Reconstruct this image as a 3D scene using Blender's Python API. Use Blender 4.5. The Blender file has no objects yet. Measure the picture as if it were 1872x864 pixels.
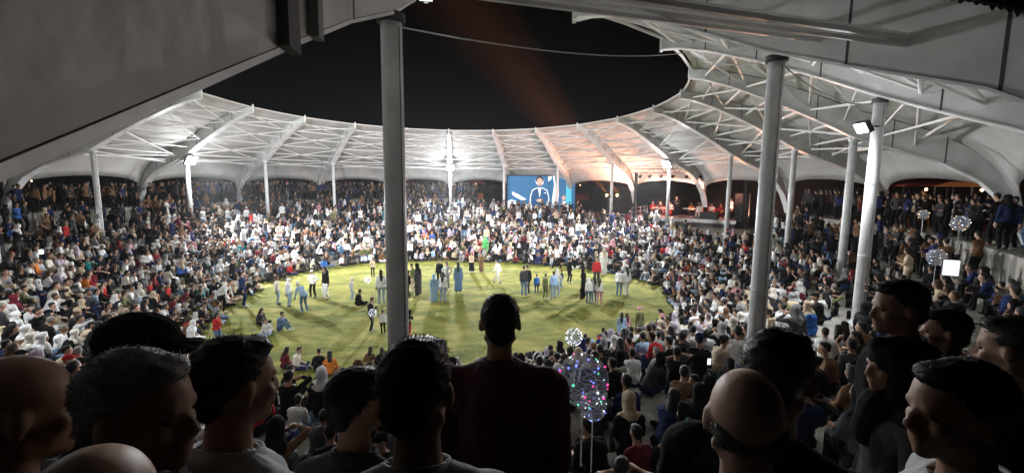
import bpy, bmesh, math, random
import numpy as np
from mathutils import Vector, Matrix

R_ = math.radians
rnd = random.Random(11)
scene = bpy.context.scene
C = scene.collection

# ------------------------------------------------------------------ camera
EYE = 6.5                       # camera height above the grass
CAM = np.array([0.0, -31.355, EYE])
FPX, PITCH, YAW, ROLL = 809.48, 0.11883, 0.15080, -0.00811
W_, H_ = 1872.0, 864.0
sy, cy, sp, cp = math.sin(YAW), math.cos(YAW), math.sin(PITCH), math.cos(PITCH)
fwd = Vector((sy*cp, cy*cp, -sp)); up = Vector((sy*sp, cy*sp, cp)); rt = Vector((cy, -sy, 0))
cr, sr = math.cos(ROLL), math.sin(ROLL)
rt2 = rt*cr - up*sr; up2 = rt*sr + up*cr
cam_d = bpy.data.cameras.new('camera'); cam = bpy.data.objects.new('camera', cam_d); C.objects.link(cam)
cam.matrix_world = Matrix(((rt2.x, up2.x, -fwd.x, CAM[0]), (rt2.y, up2.y, -fwd.y, CAM[1]), (rt2.z, up2.z, -fwd.z, CAM[2]), (0, 0, 0, 1)))
cam_d.sensor_width = 36; cam_d.lens = FPX/W_*36; cam_d.clip_start = 0.05; cam_d.clip_end = 2000
scene.camera = cam

# ------------------------------------------------------------------ world: night sky
world = bpy.data.worlds.new('World'); scene.world = world; world.use_nodes = True
wn = world.node_tree; bg = wn.nodes['Background']
sky = wn.nodes.new('ShaderNodeTexSky'); sky.sky_type = 'NISHITA'; sky.sun_disc = False
sky.sun_elevation = R_(-4); sky.sun_rotation = R_(200)
wn.links.new(sky.outputs[0], bg.inputs[0]); bg.inputs[1].default_value = 0.004
scene.view_settings.view_transform = 'Standard'; scene.view_settings.look = 'None'
scene.view_settings.exposure = 0.0; scene.view_settings.gamma = 1
try:
    scene.cycles.use_denoising = True
    scene.cycles.max_bounces = 6; scene.cycles.diffuse_bounces = 3; scene.cycles.glossy_bounces = 2
    scene.cycles.transparent_max_bounces = 12; scene.cycles.volume_bounces = 0
    scene.cycles.sample_clamp_indirect = 4.0
except Exception: pass

# ------------------------------------------------------------------ helpers
def ray(px, py):
    X = px-W_/2; Y = H_/2-py
    x = (X*cr+Y*sr)/FPX; y = (-X*sr+Y*cr)/FPX
    fy = cp+y*sp; fz = -sp+y*cp
    return np.array([x*cy+fy*sy, -x*sy+fy*cy, fz])
def at_z(px, py, z):
    r = ray(px, py); return CAM + r*((z-EYE)/r[2])
def at_d(px, py, d):
    return CAM + ray(px, py)*d
def project(p):
    q = np.asarray(p)-CAM
    x = q[..., 0]*cy-q[..., 1]*sy; y = q[..., 0]*sy+q[..., 1]*cy; z = q[..., 2]
    d = y*cp-z*sp; u = y*sp+z*cp
    X = FPX*x/d; Y = FPX*u/d
    return np.stack([W_/2+X*cr-Y*sr, H_/2-(X*sr+Y*cr), d], -1)

_m = {}
def mat(name, col, rough=0.8, metal=0.0, bump=0.0, bscale=40, var=0.0, vscale=6, emit=None, estr=1.0, spec=0.3):
    if name in _m: return _m[name]
    m = bpy.data.materials.new(name); m.use_nodes = True; nt = m.node_tree; b = nt.nodes['Principled BSDF']
    b.inputs['Base Color'].default_value = (*col, 1); b.inputs['Roughness'].default_value = rough
    b.inputs['Metallic'].default_value = metal; b.inputs['Specular IOR Level'].default_value = spec
    if emit:
        b.inputs['Emission Color'].default_value = (*emit, 1); b.inputs['Emission Strength'].default_value = estr
    if var or bump:
        tc = nt.nodes.new('ShaderNodeTexCoord')
    if var:
        n = nt.nodes.new('ShaderNodeTexNoise'); n.inputs['Scale'].default_value = vscale; n.inputs['Detail'].default_value = 4
        nt.links.new(tc.outputs['Object'], n.inputs['Vector'])
        r = nt.nodes.new('ShaderNodeValToRGB'); r.color_ramp.elements[0].position = 0.3; r.color_ramp.elements[1].position = 0.72
        r.color_ramp.elements[0].color = (*[max(0, c*(1-var)) for c in col], 1); r.color_ramp.elements[1].color = (*[min(1, c*(1+var)) for c in col], 1)
        nt.links.new(n.outputs['Fac'], r.inputs[0]); nt.links.new(r.outputs[0], b.inputs['Base Color'])
    if bump:
        n2 = nt.nodes.new('ShaderNodeTexNoise'); n2.inputs['Scale'].default_value = bscale; n2.inputs['Detail'].default_value = 3
        nt.links.new(tc.outputs['Object'], n2.inputs['Vector'])
        bn = nt.nodes.new('ShaderNodeBump'); bn.inputs['Strength'].default_value = bump; bn.inputs['Distance'].default_value = 0.02
        nt.links.new(n2.outputs['Fac'], bn.inputs['Height']); nt.links.new(bn.outputs[0], b.inputs['Normal'])
    _m[name] = m; return m

class MB:
    """collects primitives as vertex / face lists"""
    def __init__(s): s.v = []; s.f = []; s.mi = []
    def add(s, vs, fs, mi=0):
        o = len(s.v); s.v += [tuple(map(float, v)) for v in vs]; s.f += [tuple(i+o for i in f) for f in fs]; s.mi += [mi]*len(fs)
    def box(s, c, d, rz=0, mi=0, M=None):
        hx, hy, hz = d[0]/2, d[1]/2, d[2]/2
        vs = [Vector((x, y, z)) for z in (-hz, hz) for x, y in ((-hx, -hy), (hx, -hy), (hx, hy), (-hx, hy))]
        m = M or Matrix.Rotation(rz, 3, 'Z')
        vs = [m @ v + Vector(c) for v in vs]
        s.add(vs, [(3, 2, 1, 0), (4, 5, 6, 7), (0, 1, 5, 4), (1, 2, 6, 5), (2, 3, 7, 6), (3, 0, 4, 7)], mi)
    def tube(s, p0, p1, r0, r1=None, n=8, mi=0, caps=True):
        r1 = r0 if r1 is None else r1
        p0, p1 = Vector(p0), Vector(p1); d = (p1-p0)
        if d.length < 1e-6: return
        q = d.to_track_quat('Z', 'Y').to_matrix()
        vs = []
        for p, r in ((p0, r0), (p1, r1)):
            for i in range(n):
                a = 2*math.pi*i/n; vs.append(p + q @ Vector((math.cos(a)*r, math.sin(a)*r, 0)))
        fs = [(i, (i+1) % n, n+(i+1) % n, n+i) for i in range(n)]
        if caps: fs += [tuple(range(n-1, -1, -1)), tuple(range(n, 2*n))]
        s.add(vs, fs, mi)
    def ball(s, c, r, n=8, m=6, mi=0, M=None):
        rx, ry, rz = (r, r, r) if not hasattr(r, '__len__') else r
        vs = [(0, 0, -1)]
        for j in range(1, m):
            ph = -math.pi/2+math.pi*j/m
            for i in range(n):
                a = 2*math.pi*i/n; vs.append((math.cos(a)*math.cos(ph), math.sin(a)*math.cos(ph), math.sin(ph)))
        vs.append((0, 0, 1))
        fs = [(0, 1+(i+1) % n, 1+i) for i in range(n)]
        for j in range(m-2):
            for i in range(n):
                a = 1+j*n+i; b = 1+j*n+(i+1) % n; fs.append((a, b, b+n, a+n))
        t = len(vs)-1; fs += [(t, 1+(m-2)*n+i, 1+(m-2)*n+(i+1) % n) for i in range(n)]
        out = []
        for v in vs:
            p = Vector((v[0]*rx, v[1]*ry, v[2]*rz))
            if M: p = M @ p
            out.append(p+Vector(c))
        s.add(out, fs, mi)
    def capsule(s, p0, p1, r0, r1, n=10):
        """tapered, round ended limb"""
        p0, p1 = Vector(p0), Vector(p1); d = p1-p0; L = max(d.length, 1e-4)
        q = d.to_track_quat('Z', 'Y').to_matrix()
        prof = []
        for k in range(4):
            a = -math.pi/2+math.pi/2*k/3; prof.append((r0*math.cos(a), r0*math.sin(a)))
        for k in range(4):
            a = math.pi/2*k/3; prof.append((r1*math.cos(a), L+r1*math.sin(a)))
        vs = [p0+q @ Vector((0, 0, -r0))]
        for rr, z in prof[1:-1]:
            for i in range(n):
                a = 2*math.pi*i/n; vs.append(p0+q @ Vector((math.cos(a)*rr, math.sin(a)*rr, z)))
        vs.append(p0+q @ Vector((0, 0, L+r1))); m = len(prof)-2
        fs = [(0, 1+(i+1) % n, 1+i) for i in range(n)]
        for j in range(m-1):
            for i in range(n):
                a = 1+j*n+i; b = 1+j*n+(i+1) % n; fs.append((a, b, b+n, a+n))
        t = len(vs)-1; fs += [(t, 1+(m-1)*n+i, 1+(m-1)*n+(i+1) % n) for i in range(n)]
        s.add(vs, fs)
    def mesh(s, name, smooth=False):
        me = bpy.data.meshes.new(name); me.from_pydata(s.v, [], s.f); me.update()
        if any(s.mi): me.polygons.foreach_set('material_index', s.mi)
        if smooth: me.polygons.foreach_set('use_smooth', [True]*len(me.polygons))
        return me
    def build(s, name, mats, parent=None, smooth=False):
        me = s.mesh(name, smooth)
        for m in (mats if isinstance(mats, (list, tuple)) else [mats]): me.materials.append(m)
        return link(name, me, parent)
def link(name, me, parent=None, loc=None):
    o = bpy.data.objects.new(name, me); C.objects.link(o)
    if parent: o.parent = parent
    if loc is not None: o.location = loc
    return o
def tag(o, label=None, cat=None, group=None, kind=None):
    if label: o['label'] = label
    if cat: o['category'] = cat
    if group: o['group'] = group
    if kind: o['kind'] = kind
    return o
def empty(name, loc=(0, 0, 0), rz=0, label=None, cat=None, group=None):
    o = bpy.data.objects.new(name, None); C.objects.link(o); o.location = loc; o.rotation_euler = (0, 0, rz)
    o.empty_display_size = 0.2
    return tag(o, label, cat, group)
def rel(mb, loc):   # shift collected geometry into the frame of a thing standing at loc
    mb.v = [(x-loc[0], y-loc[1], z-loc[2]) for x, y, z in mb.v]; return mb

# ------------------------------------------------------------------ plan of the arena
N = 20
ELX, ELY = 0.8607, 1.0
R0 = 25.0
PH = -0.01656
def ring(i, r):
    """point of column line i (i may be fractional) at r metres"""
    a = 2*math.pi*i/N + PH
    x, y = r*math.sin(a), -r*math.cos(a)
    t = 1.475756          # long axis of the oval
    u = x*math.cos(t)+y*math.sin(t); v = (-x*math.sin(t)+y*math.cos(t))*ELX
    return np.array([u*math.cos(t)-v*math.sin(t), u*math.sin(t)+v*math.cos(t)])
FC = np.array([0.05, -5.6]); FA, FB = 13.7, 12.6
def field(i):
    d = ring(i, 1.0); a = math.atan2(d[1], d[0])
    return FC + np.array([FA*math.cos(a), FB*math.sin(a)])*(1+0.02*math.sin(3*a+1)+0.012*math.sin(7*a))
NS = 8; RISE = 0.3
TK = [(k/NS)**(1/0.85) for k in range(NS+1)]
ZC = NS*RISE               # 2.4  terrace level at the columns
OUT = [1.0, 1.04, 1.08, 1.12, 1.162]; ZO = [ZC, ZC+.32, ZC+.64, ZC+.96]; ZP = 4.42
def stage_side(i):        # the stage and screen stand on a level yard
    i = i % N
    return 4.75 < i < 9.6
def ground(i, k):  # k inner tread index
    return RISE*(k+1)

# ------------------------------------------------------------------ materials
M_conc = mat('pale_concrete', (0.33, 0.315, 0.28), 0.85, var=0.25, vscale=1.5, bump=0.3, bscale=20)
M_white = mat('white_painted_steel', (0.82, 0.83, 0.84), 0.42, var=0.16, vscale=2.2, bump=.12, bscale=8)
M_rib = mat('white_clad_beam', (0.64, 0.64, 0.63), 0.6, var=0.22, vscale=0.9, bump=0.5, bscale=3)
M_joint = mat('dark_joint_strip', (0.06, 0.06, 0.06), 0.7)
M_tube = mat('white_steel_tube', (0.85, 0.85, 0.84), 0.4)
M_black = mat('black_painted_metal', (0.02, 0.02, 0.022), 0.5)
M_rubber = mat('black_cable', (0.015, 0.015, 0.015), 0.6)

def grass_mat():
    m = bpy.data.materials.new('short_grass'); m.use_nodes = True; nt = m.node_tree; b = nt.nodes['Principled BSDF']
    tc = nt.nodes.new('ShaderNodeTexCoord')
    n1 = nt.nodes.new('ShaderNodeTexNoise'); n1.inputs['Scale'].default_value = 0.55; n1.inputs['Detail'].default_value = 8; n1.inputs['Roughness'].default_value = 0.68
    mp = nt.nodes.new('ShaderNodeMapping'); mp.inputs['Scale'].default_value = (0.8, 1.5, 1)
    nt.links.new(tc.outputs['Object'], mp.inputs[0]); nt.links.new(mp.outputs[0], n1.inputs['Vector'])
    r = nt.nodes.new('ShaderNodeValToRGB'); e = r.color_ramp.elements
    e[0].position = 0.32; e[0].color = (0.10, 0.12, 0.024, 1); e[1].position = 0.72; e[1].color = (0.46, 0.40, 0.15, 1)
    x = e.new(0.45); x.color = (0.185, 0.20, 0.04, 1); x = e.new(0.57); x.color = (0.33, 0.31, 0.08, 1)
    nt.links.new(n1.outputs['Fac'], r.inputs[0])
    n2 = nt.nodes.new('ShaderNodeTexNoise'); n2.inputs['Scale'].default_value = 9; n2.inputs['Detail'].default_value = 6; n2.inputs['Roughness'].default_value = 0.8
    nt.links.new(tc.outputs['Object'], n2.inputs['Vector'])
    mx = nt.nodes.new('ShaderNodeMix'); mx.data_type = 'RGBA'; mx.blend_type = 'MULTIPLY'; mx.inputs[0].default_value = 0.75
    r2 = nt.nodes.new('ShaderNodeValToRGB'); r2.color_ramp.elements[0].position = 0.35; r2.color_ramp.elements[0].color = (0.45, 0.5, 0.4, 1); r2.color_ramp.elements[1].position = 0.65; r2.color_ramp.elements[1].color = (1.2, 1.15, 1.0, 1)
    nt.links.new(n2.outputs['Fac'], r2.inputs[0]); nt.links.new(r.outputs[0], mx.inputs[6]); nt.links.new(r2.outputs[0], mx.inputs[7])
    nt.links.new(mx.outputs[2], b.inputs['Base Color']); b.inputs['Roughness'].default_value = 0.9; b.inputs['Specular IOR Level'].default_value = 0.1
    bp = nt.nodes.new('ShaderNodeBump'); bp.inputs['Strength'].default_value = 0.9; bp.inputs['Distance'].default_value = 0.08
    n3 = nt.nodes.new('ShaderNodeTexNoise'); n3.inputs['Scale'].default_value = 30; n3.inputs['Detail'].default_value = 5
    nt.links.new(tc.outputs['Object'], n3.inputs['Vector']); nt.links.new(n3.outputs['Fac'], bp.inputs['Height']); nt.links.new(bp.outputs[0], b.inputs['Normal'])
    return m
def membrane_mat():
    m = bpy.data.materials.new('white_roof_fabric'); m.use_nodes = True; nt = m.node_tree; b = nt.nodes['Principled BSDF']
    tc = nt.nodes.new('ShaderNodeTexCoord')
    n1 = nt.nodes.new('ShaderNodeTexNoise'); n1.inputs['Scale'].default_value = 0.7; n1.inputs['Detail'].default_value = 7; n1.inputs['Roughness'].default_value = 0.65
    nt.links.new(tc.outputs['Object'], n1.inputs['Vector'])
    r = nt.nodes.new('ShaderNodeValToRGB'); r.color_ramp.elements[0].position = 0.3; r.color_ramp.elements[0].color = (0.46, 0.455, 0.44, 1); r.color_ramp.elements[1].position = 0.68; r.color_ramp.elements[1].color = (0.66, 0.66, 0.65, 1)
    nt.links.new(n1.outputs['Fac'], r.inputs[0]); nt.links.new(r.outputs[0], b.inputs['Base Color'])
    b.inputs['Roughness'].default_value = 0.55
    n2 = nt.nodes.new('ShaderNodeTexNoise'); n2.inputs['Scale'].default_value = 2.5; n2.inputs['Detail'].default_value = 5
    nt.links.new(tc.outputs['Object'], n2.inputs['Vector'])
    bp = nt.nodes.new('ShaderNodeBump'); bp.inputs['Strength'].default_value = 0.35; bp.inputs['Distance'].default_value = 0.08
    nt.links.new(n2.outputs['Fac'], bp.inputs['Height']); nt.links.new(bp.outputs[0], b.inputs['Normal'])
    return m
M_grass = grass_mat(); M_mem = membrane_mat()
M_dirt = mat('dark_outer_ground', (0.09, 0.085, 0.07), 0.95, var=0.3, vscale=0.3)

# ------------------------------------------------------------------ ground, grass, terraces
def build_ground():
    # grass: disc reaching slightly under the first riser
    NA = 240
    mb = MB(); vs = [(FC[0], FC[1], 0)]; rings = 14
    for j in range(1, rings+1):
        for k in range(NA):
            p = FC+(field(k/NA*N)-FC)*(j/rings)*1.004
            vs.append((p[0], p[1], 0.03*math.sin(p[0]*.9)*math.sin(p[1]*.7+1)*(1 - j/rings)))
    fs = [(0, 1+k, 1+(k+1) % NA) for k in range(NA)]
    for j in range(rings-1):
        for k in range(NA):
            a = 1+j*NA+k; b = 1+j*NA+(k+1) % NA; fs.append((a, a+NA, b+NA, b))
    mb.add(vs, fs); o = mb.build('field', M_grass, smooth=True); tag(o, 'bright green trampled grass oval in the middle of the arena', 'grass field', kind='structure')
    # terraces
    mb = MB(); prof = []
    for k in range(NS):
        prof.append(('t', TK[k], RISE*k if k else -0.05)); prof.append(('t', TK[k], RISE*(k+1)))
    for k in range(4):
        prof.append(('o', OUT[k], None, ZO[k-1] if k else ZC)); prof.append(('o', OUT[k], None, ZO[k]))
    prof.append(('o', OUT[4], None, ZO[3])); prof.append(('o', OUT[4], None, ZP)); prof.append(('o', 1.42, None, ZP)); prof.append(('o', 1.5, None, ZP-.6)); prof.append(('o', 40., None, ZP-1.5))
    vs = []
    for pr in prof:
        for k in range(NA):
            i = k/NA*N
            if pr[0] == 't':
                f = field(i); c = ring(i, R0); p = f+(c-f)*pr[1]; z = pr[2]
            else:
                p = ring(i, R0*pr[1]); z = pr[3]
                if stage_side(i) and z > ZC and pr[1] < 1.6: z = ZC
            vs.append((p[0], p[1], z))
    fs = []
    for j in range(len(prof)-1):
        for k in range(NA):
            a = j*NA+k; b = j*NA+(k+1) % NA; fs.append((a, a+NA, b+NA, b))
    mb.add(vs, fs)
    me = mb.mesh('terrace_ground'); me.materials.append(M_conc); me.materials.append(M_dirt)
    nf = len(prof)-1
    mi = [0]*len(fs)
    for q in range((nf-2)*NA, nf*NA): mi[q] = 1
    me.polygons.foreach_set('material_index', mi)
    tag(link('terrace_ground', me), 'stepped concrete terraces rising round the grass', 'terrace', kind='structure')
build_ground()

# ------------------------------------------------------------------ canopy: ribs, membrane bays, purlins, braces
DTIP = [0]*N
# underside of a rib: (fraction outward from the tip, height above camera)
PROF = [(0.0, 5.25), (1.7, 4.72), (3.6, 3.95), (5.4, 3.12), (7.03, 2.29), (8.6, 1.68), (10.1, 1.13), (11.4, 0.35), (12.4, -0.75), (13.0, -2.10)]
DEPTH = [0.42, 0.62, 0.85, 1.0, 1.1, 1.1, 1.05, 0.95, 0.8, 0.55]
RT = 0.7188
def rib_plan(i, s):
    """plan point on rib line i at s metres outward from the tip"""
    p = ring(i, R0*(RT + (1-RT)*s/7.03))
    j = i % N
    # the rib nearest the camera swings a little away from it
    w = max(0, 1-abs(j if j < 10 else j-N))
    if w > 0 and s > 6:
        xa = float(np.interp(s, [6, 7.03, 8.6, 10.1, 14], [-.66, -.80, -1.08, -1.12, -1.12]))
        x0 = ring(0, R0*(RT + (1-RT)*s/7.03))[0]
        p = p + np.array([xa-x0, 0.0])*w
    return p
def prof_z(s, tab=None):
    for (a, za), (b, zb) in zip(PROF, PROF[1:]):
        if s <= b: return za+(zb-za)*(s-a)/(b-a)
    return PROF[-1][1]
NEARZ = [(7.03, 2.27), (8.6, 1.59), (10.1, .95), (11.4, .40), (12.0, .143), (13.0, -.28)]
def near_dz(j, s):   # the near rib leaves its curve later and stays level with the eye
    j = j % N; w = max(0, 1-abs(j if j < 10 else j-N))
    if w <= 0 or s < 7.03: return 0
    return w*(float(np.interp(s, [q[0] for q in NEARZ], [q[1] for q in NEARZ]))-prof_z(min(s, 13.0)))
def depth_at(s):
    S = [p[0] for p in PROF]; return float(np.interp(s, S, DEPTH))
WID = 0.46
COLN = ['the thick near column', 'the second thickest column', 'the lamp column standing before the dark stand', 'the third column past the thick one', 'the fourth column past the thick one',
        'the column at the stage corner by the speakers', 'the lamp column before the stage', 'the column at the stage end facing the screen', 'the column crossing the video screen',
        'the column at the outer edge of the video screen', 'the lamp column one past the video screen', 'the column two past the video screen', 'the column three past the video screen',
        'the column four past the video screen', 'the lamp column five past the video screen', 'the column six past the video screen', 'the column seven past the video screen', 'the column eight past the video screen',
        'the hidden column beside the near roof', 'the column before the thick one']
# measured heights of the column heads differ a little round the ring
DZ = {0: 0.0, 1: 0.12, 2: 0.22, 3: -0.25, 4: -0.15, 5: 0, 6: -0.1, 7: -.1, 8: -.08, 9: -.08, 10: -.1, 11: -.15, 12: -.25, 13: -.3, 14: -.35, 15: -.4, 16: -.3, 17: -.2, 18: 0, 19: 0}
def dz(i):
    i = i % N; a = int(math.floor(i)); t = i-a
    return DZ[a % N]*(1-t)+DZ[(a+1) % N]*t
def rib(i):
    base = rib_plan(i, 13.0)
    r = empty('roof_rib', (base[0], base[1], EYE-2.1), 0, 'curved roof rib over '+COLN[i], 'roof rib', 'ribs of the ring roof')
    mb = MB(); n = 40 if i else 130; rows = []
    for k in range(n+1):
        s = 13.0*k/n - (0.35 if k == 0 else 0)
        p = rib_plan(i, s); q = rib_plan(i, s+0.1); d = q-p; d /= np.hypot(*d); nn = np.array([-d[1], d[0]])
        zb = EYE+near_dz(i, s)+prof_z(max(s, 0))+dz(i)*max(0, 1-abs(s-7)/9); w = WID*(0.75+0.25*min(1, s/6))*(0.55 if k == 0 else 1)
        if i == 0: w = float(np.interp(s, [0, 6, 7.03, 8.6, 13], [.35, .42, .40, .26, .23]))
        zt = zb+depth_at(s)-0.03
        rows.append([(*(p+nn*w/2), zb), (*(p-nn*w/2), zb), (*(p-nn*w/2), zt), (*(p+nn*w/2), zt)])
    vs = [v for q in rows for v in q]; fs = []
    for k in range(n):
        for e in range(4):
            a = k*4+e; b = k*4+(e+1) % 4; fs.append((a, b, b+4, a+4))
    fs += [(3, 2, 1, 0), tuple(n*4+e for e in range(4))]
    mb.add(vs, fs); rel(mb, r.location).build('beam', M_rib, r)
    # cladding joints and lower flange lip
    for s in (1.6, 3.5, 5.5, 8.4, 10.2):
        jb = MB(); k = s/13*n; a = int(k); t = k-a
        q = [np.array(rows[a][e])*(1-t)+np.array(rows[a+1][e])*t for e in range(4)]
        c = sum(q)/4; q = [c+(v-c)*1.015 + np.array([0, 0, 0]) for v in q]
        d = rib_plan(i, s+.1)-rib_plan(i, s); d /= np.hypot(*d); d = np.array([d[0], d[1], -0.4])*0.02
        vs = [v-d for v in q]+[v+d for v in q]
        jb.add(vs, [(3, 2, 1, 0), (4, 5, 6, 7), (0, 1, 5, 4), (1, 2, 6, 5), (2, 3, 7, 6), (3, 0, 4, 7)])
        rel(jb, r.location).build('joint_strip', M_joint, r)
    fl = MB(); vs = []
    for k in range(n+1):
        q = [np.array(v) for v in rows[k]]; c = (q[0]+q[1])/2
        fw = 1.22 if i else 1.06; a = c+(q[0]-c)*fw; b = c+(q[1]-c)*fw
        vs += [(a[0], a[1], a[2]-.045), (b[0], b[1], b[2]-.045), (b[0], b[1], b[2]-.004), (a[0], a[1], a[2]-.004)]
    fl.add(vs, fs); rel(fl, r.location).build('flange', M_white, r)
    # steel tip plate
    tp = MB(); p = rib_plan(i, -0.42); tp.tube((p[0], p[1], EYE+5.2), (p[0], p[1], EYE+5.75), .07, n=8); rel(tp, r.location).build('tip_pin', M_tube, r)
    return rows
ROWS = [rib(i) for i in range(N)]

def near_strut(s, wd, m):
    p = rib_plan(0, s); z = EYE+prof_z(s)+near_dz(0, s); r0_ = [o for o in bpy.data.objects if o.name == 'roof_rib'][0]
    mb = MB(); mb.box((p[0]+.17, p[1], z+.62), (.07, wd, 1.3)); rel(mb, r0_.location).build('hanger_plate', m, r0_)
near_strut(10.35, .22, M_joint); near_strut(9.75, .14, mat('grey_steel', (.16, .16, .155), .6))

def mem_z(i, s, u):
    """height of the fabric in bay i at fraction u across the bay"""
    za = EYE+near_dz(i+u, s)+prof_z(min(max(s, 0), 13.0))+depth_at(s)+dz(i+u)*max(0, 1-abs(s-7)/9)
    return za
def bay(i):
    base = rib_plan(i+.5, 11)
    th = empty('roof_bay', (base[0], base[1], EYE), 0, None, 'roof bay', 'fabric bays of the ring roof')
    th['label'] = 'white fabric roof bay just past '+COLN[i]
    mb = MB(); nu, nv = 18, 34; vs = []
    for a in range(nu+1):
        u = a/nu; arch = math.sin(math.pi*u)**0.38
        smax = 13.0-(1.15 if i else 3.1)*arch
        rim = 0.55*math.sin(math.pi*u)      # rim line is drawn straight/curved between tips
        for b in range(nv+1):
            s = -0.3*(1-arch*.0)+ (smax+0.3)*b/nv
            pa, pb = rib_plan(i, s), rib_plan(i+1, s)
            p = pa+(pb-pa)*u
            pull = 0.25*math.sin(math.pi*u)*math.exp(-s/1.2)
            p = p*(1+pull/22)
            sag = -0.10*math.sin(math.pi*u)*math.sin(math.pi*min(1, b/nv)) - 0.25*math.sin(math.pi*u)*max(0, (s-9)/3)
            vs.append((p[0], p[1], mem_z(i, s, u)+sag))
    fs = []
    for a in range(nu):
        for b in range(nv):
            q = a*(nv+1)+b; fs.append((q, q+1, q+nv+2, q+nv+1))
    mb.add(vs, fs); rel(mb, th.location); m = mb.build('membrane', M_mem, th, smooth=True)
    # thickness
    so = m.modifiers.new('thickness', 'SOLIDIFY'); so.thickness = 0.02; so.offset = 1
    if i in (0, 19):     # torn scalloped edging hanging from the outer edge
        fr = MB(); rr = random.Random(5+i)
        for a in range(nu):
            A, B = np.array(vs[a*(nv+1)+nv]), np.array(vs[(a+1)*(nv+1)+nv]); m_ = max(2, int(np.linalg.norm(B-A)/.07))
            for q in range(m_):
                p0 = A+(B-A)*q/m_; p1 = A+(B-A)*(q+1)/m_; l_ = rr.uniform(.005, .055)
                c0 = (p0+p1)/2-np.array([0, 0, l_]); fr.add([p0+[0, 0, .01], p1+[0, 0, .01], p1*.6+c0*.4, c0, p0*.6+c0*.4], [(0, 1, 2, 3, 4)])
        rel(fr, th.location); fo = fr.build('ragged_edging', mat('grey_edging', (.12, .12, .12), .9), th); so = fo.modifiers.new('t', 'SOLIDIFY'); so.thickness = .006
    # rim tube at the inner edge
    e = MB()
    pa, pb = rib_plan(i, -.3), rib_plan(i+1, -.3); za, zb = EYE+5.62+dz(i)*.2, EYE+5.62+dz(i+1)*.2
    mid = (pa+pb)/2*1.006
    e.tube((*pa, za), (*mid, (za+zb)/2), .06); e.tube((*mid, (za+zb)/2), (*pb, zb), .06)
    rel(e, th.location).build('rim_tube', M_tube, th)
    # purlins, a little below the fabric
    SP = [1.0, 2.4, 3.8, 5.2, 6.6, 7.9, 9.2]
    def node(side, s, h):
        j = i+side; p = rib_plan(j, s); q = rib_plan(i+1-side, s); d = (q-p)/np.hypot(*(q-p))
        p = p+d*WID*.4
        return (p[0], p[1], EYE+prof_z(s)+dz(j)*max(0, 1-abs(s-7)/9)+depth_at(s)*h)
    for k, s in enumerate(SP):
        e = MB(); e.tube(node(0, s, .45), node(1, s, .45), .055, n=6); rel(e, th.location).build('purlin', M_tube, th)
    for k in range(0, 7, 2):
        s0, s1 = SP[k]-.6 if k == 0 else SP[k-1]+.05, SP[min(k+1, 6)]
        for sd in (0, 1):
            e = MB(); e.tube(node(sd, s0, .36-.08*sd), node(1-sd, s1, .36-.08*sd), .045, n=6); rel(e, th.location).build('brace', M_tube, th)
for i in range(N): bay(i)

# ------------------------------------------------------------------ columns and lamps
M_lens = mat('lit_lamp_glass', (1, 1, 1), 0.3, emit=(0.88, 0.93, 1.0), estr=90)
M_lens2 = mat('lit_near_lamp_glass', (1, 1, 1), 0.3, emit=(0.88, 0.93, 1.0), estr=5)
hz = MB(); hz.box((0, 8, 8.2), (110, 110, 19.0)); HZ = bpy.data.materials.new('night_haze'); HZ.use_nodes = True; _t = HZ.node_tree; _t.nodes.remove(_t.nodes['Principled BSDF'])
_v = _t.nodes.new('ShaderNodeVolumePrincipled'); _v.inputs['Density'].default_value = 0.0004; _v.inputs['Color'].default_value = (.9, .92, .95, 1); _v.inputs['Anisotropy'].default_value = .3
_t.links.new(_v.outputs[0], _t.nodes['Material Output'].inputs['Volume']); tag(hz.build('haze', HZ), 'thin evening haze', 'haze', kind='stuff')
LAMPS = (2, 6, 10, 14, 18)
for i in range(N):
    p = ring(i, R0); zt = EYE+PROF[4][1]+dz(i)-.05
    t = empty('roof_column', (p[0], p[1], ZC), 0, None, 'column', 'columns of the ring roof')
    lab = COLN[i].replace('the ', 'round white steel column, ', 1)
    t['label'] = {0: 'thick round white steel column nearest the camera, rising from the heads', 1: 'second thickest round column, dark grey, behind the bald man'}.get(i, 'slim white column: '+COLN[i])
    r0 = 0.155 if i not in (0, 1) else 0.15
    mb = MB(); mb.tube((0, 0, 0), (0, 0, zt-ZC-.12), r0*1.06, r0*.94, n=28); mb.build('shaft', M_white, t, smooth=False)
    for pl in t.children[0].data.polygons: pl.use_smooth = len(pl.vertices) == 4
    if i in (0, 1, 2, 3, 4, 15):
        for wz in (2.1, 4.15):
            mb = MB(); mb.tube((0, 0, wz), (0, 0, wz+.03), r0*1.06, n=28); mb.build('weld_band', M_white, t)
        mb = MB(); q_ = Vector((CAM[0]-p[0], CAM[1]-p[1], 0)).normalized(); q_ = (Matrix.Rotation(R_(38), 3, 'Z') @ q_)*r0*1.05
        mb.tube((q_.x, q_.y, .3), (q_.x, q_.y, zt-ZC-.2), .007, n=6)
        mb.build('conduit', mat('grey_steel', (.16, .16, .155), .6), t)
        for bz in range(8):
            a_ = bz*math.pi/4; mb = MB(); mb.tube((.255*math.cos(a_), .255*math.sin(a_), .03), (.255*math.cos(a_), .255*math.sin(a_), .07), .018, n=6); mb.build('bolt', mat('grey_steel', (.16, .16, .155), .6), t)
    mb = MB(); mb.tube((0, 0, 0), (0, 0, .04), .30, n=24); mb.tube((0, 0, .04), (0, 0, .16), .2, .17, n=24); mb.build('base_plate', M_white, t)
    mb = MB(); mb.tube((0, 0, zt-ZC-.13), (0, 0, zt-ZC-.02), r0*1.25, n=24); mb.tube((0, 0, zt-ZC-.02), (0, 0, zt-ZC+.05), .08, n=12); mb.build('cap', M_joint if i in (0, 1, 2) else M_white, t)
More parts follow.
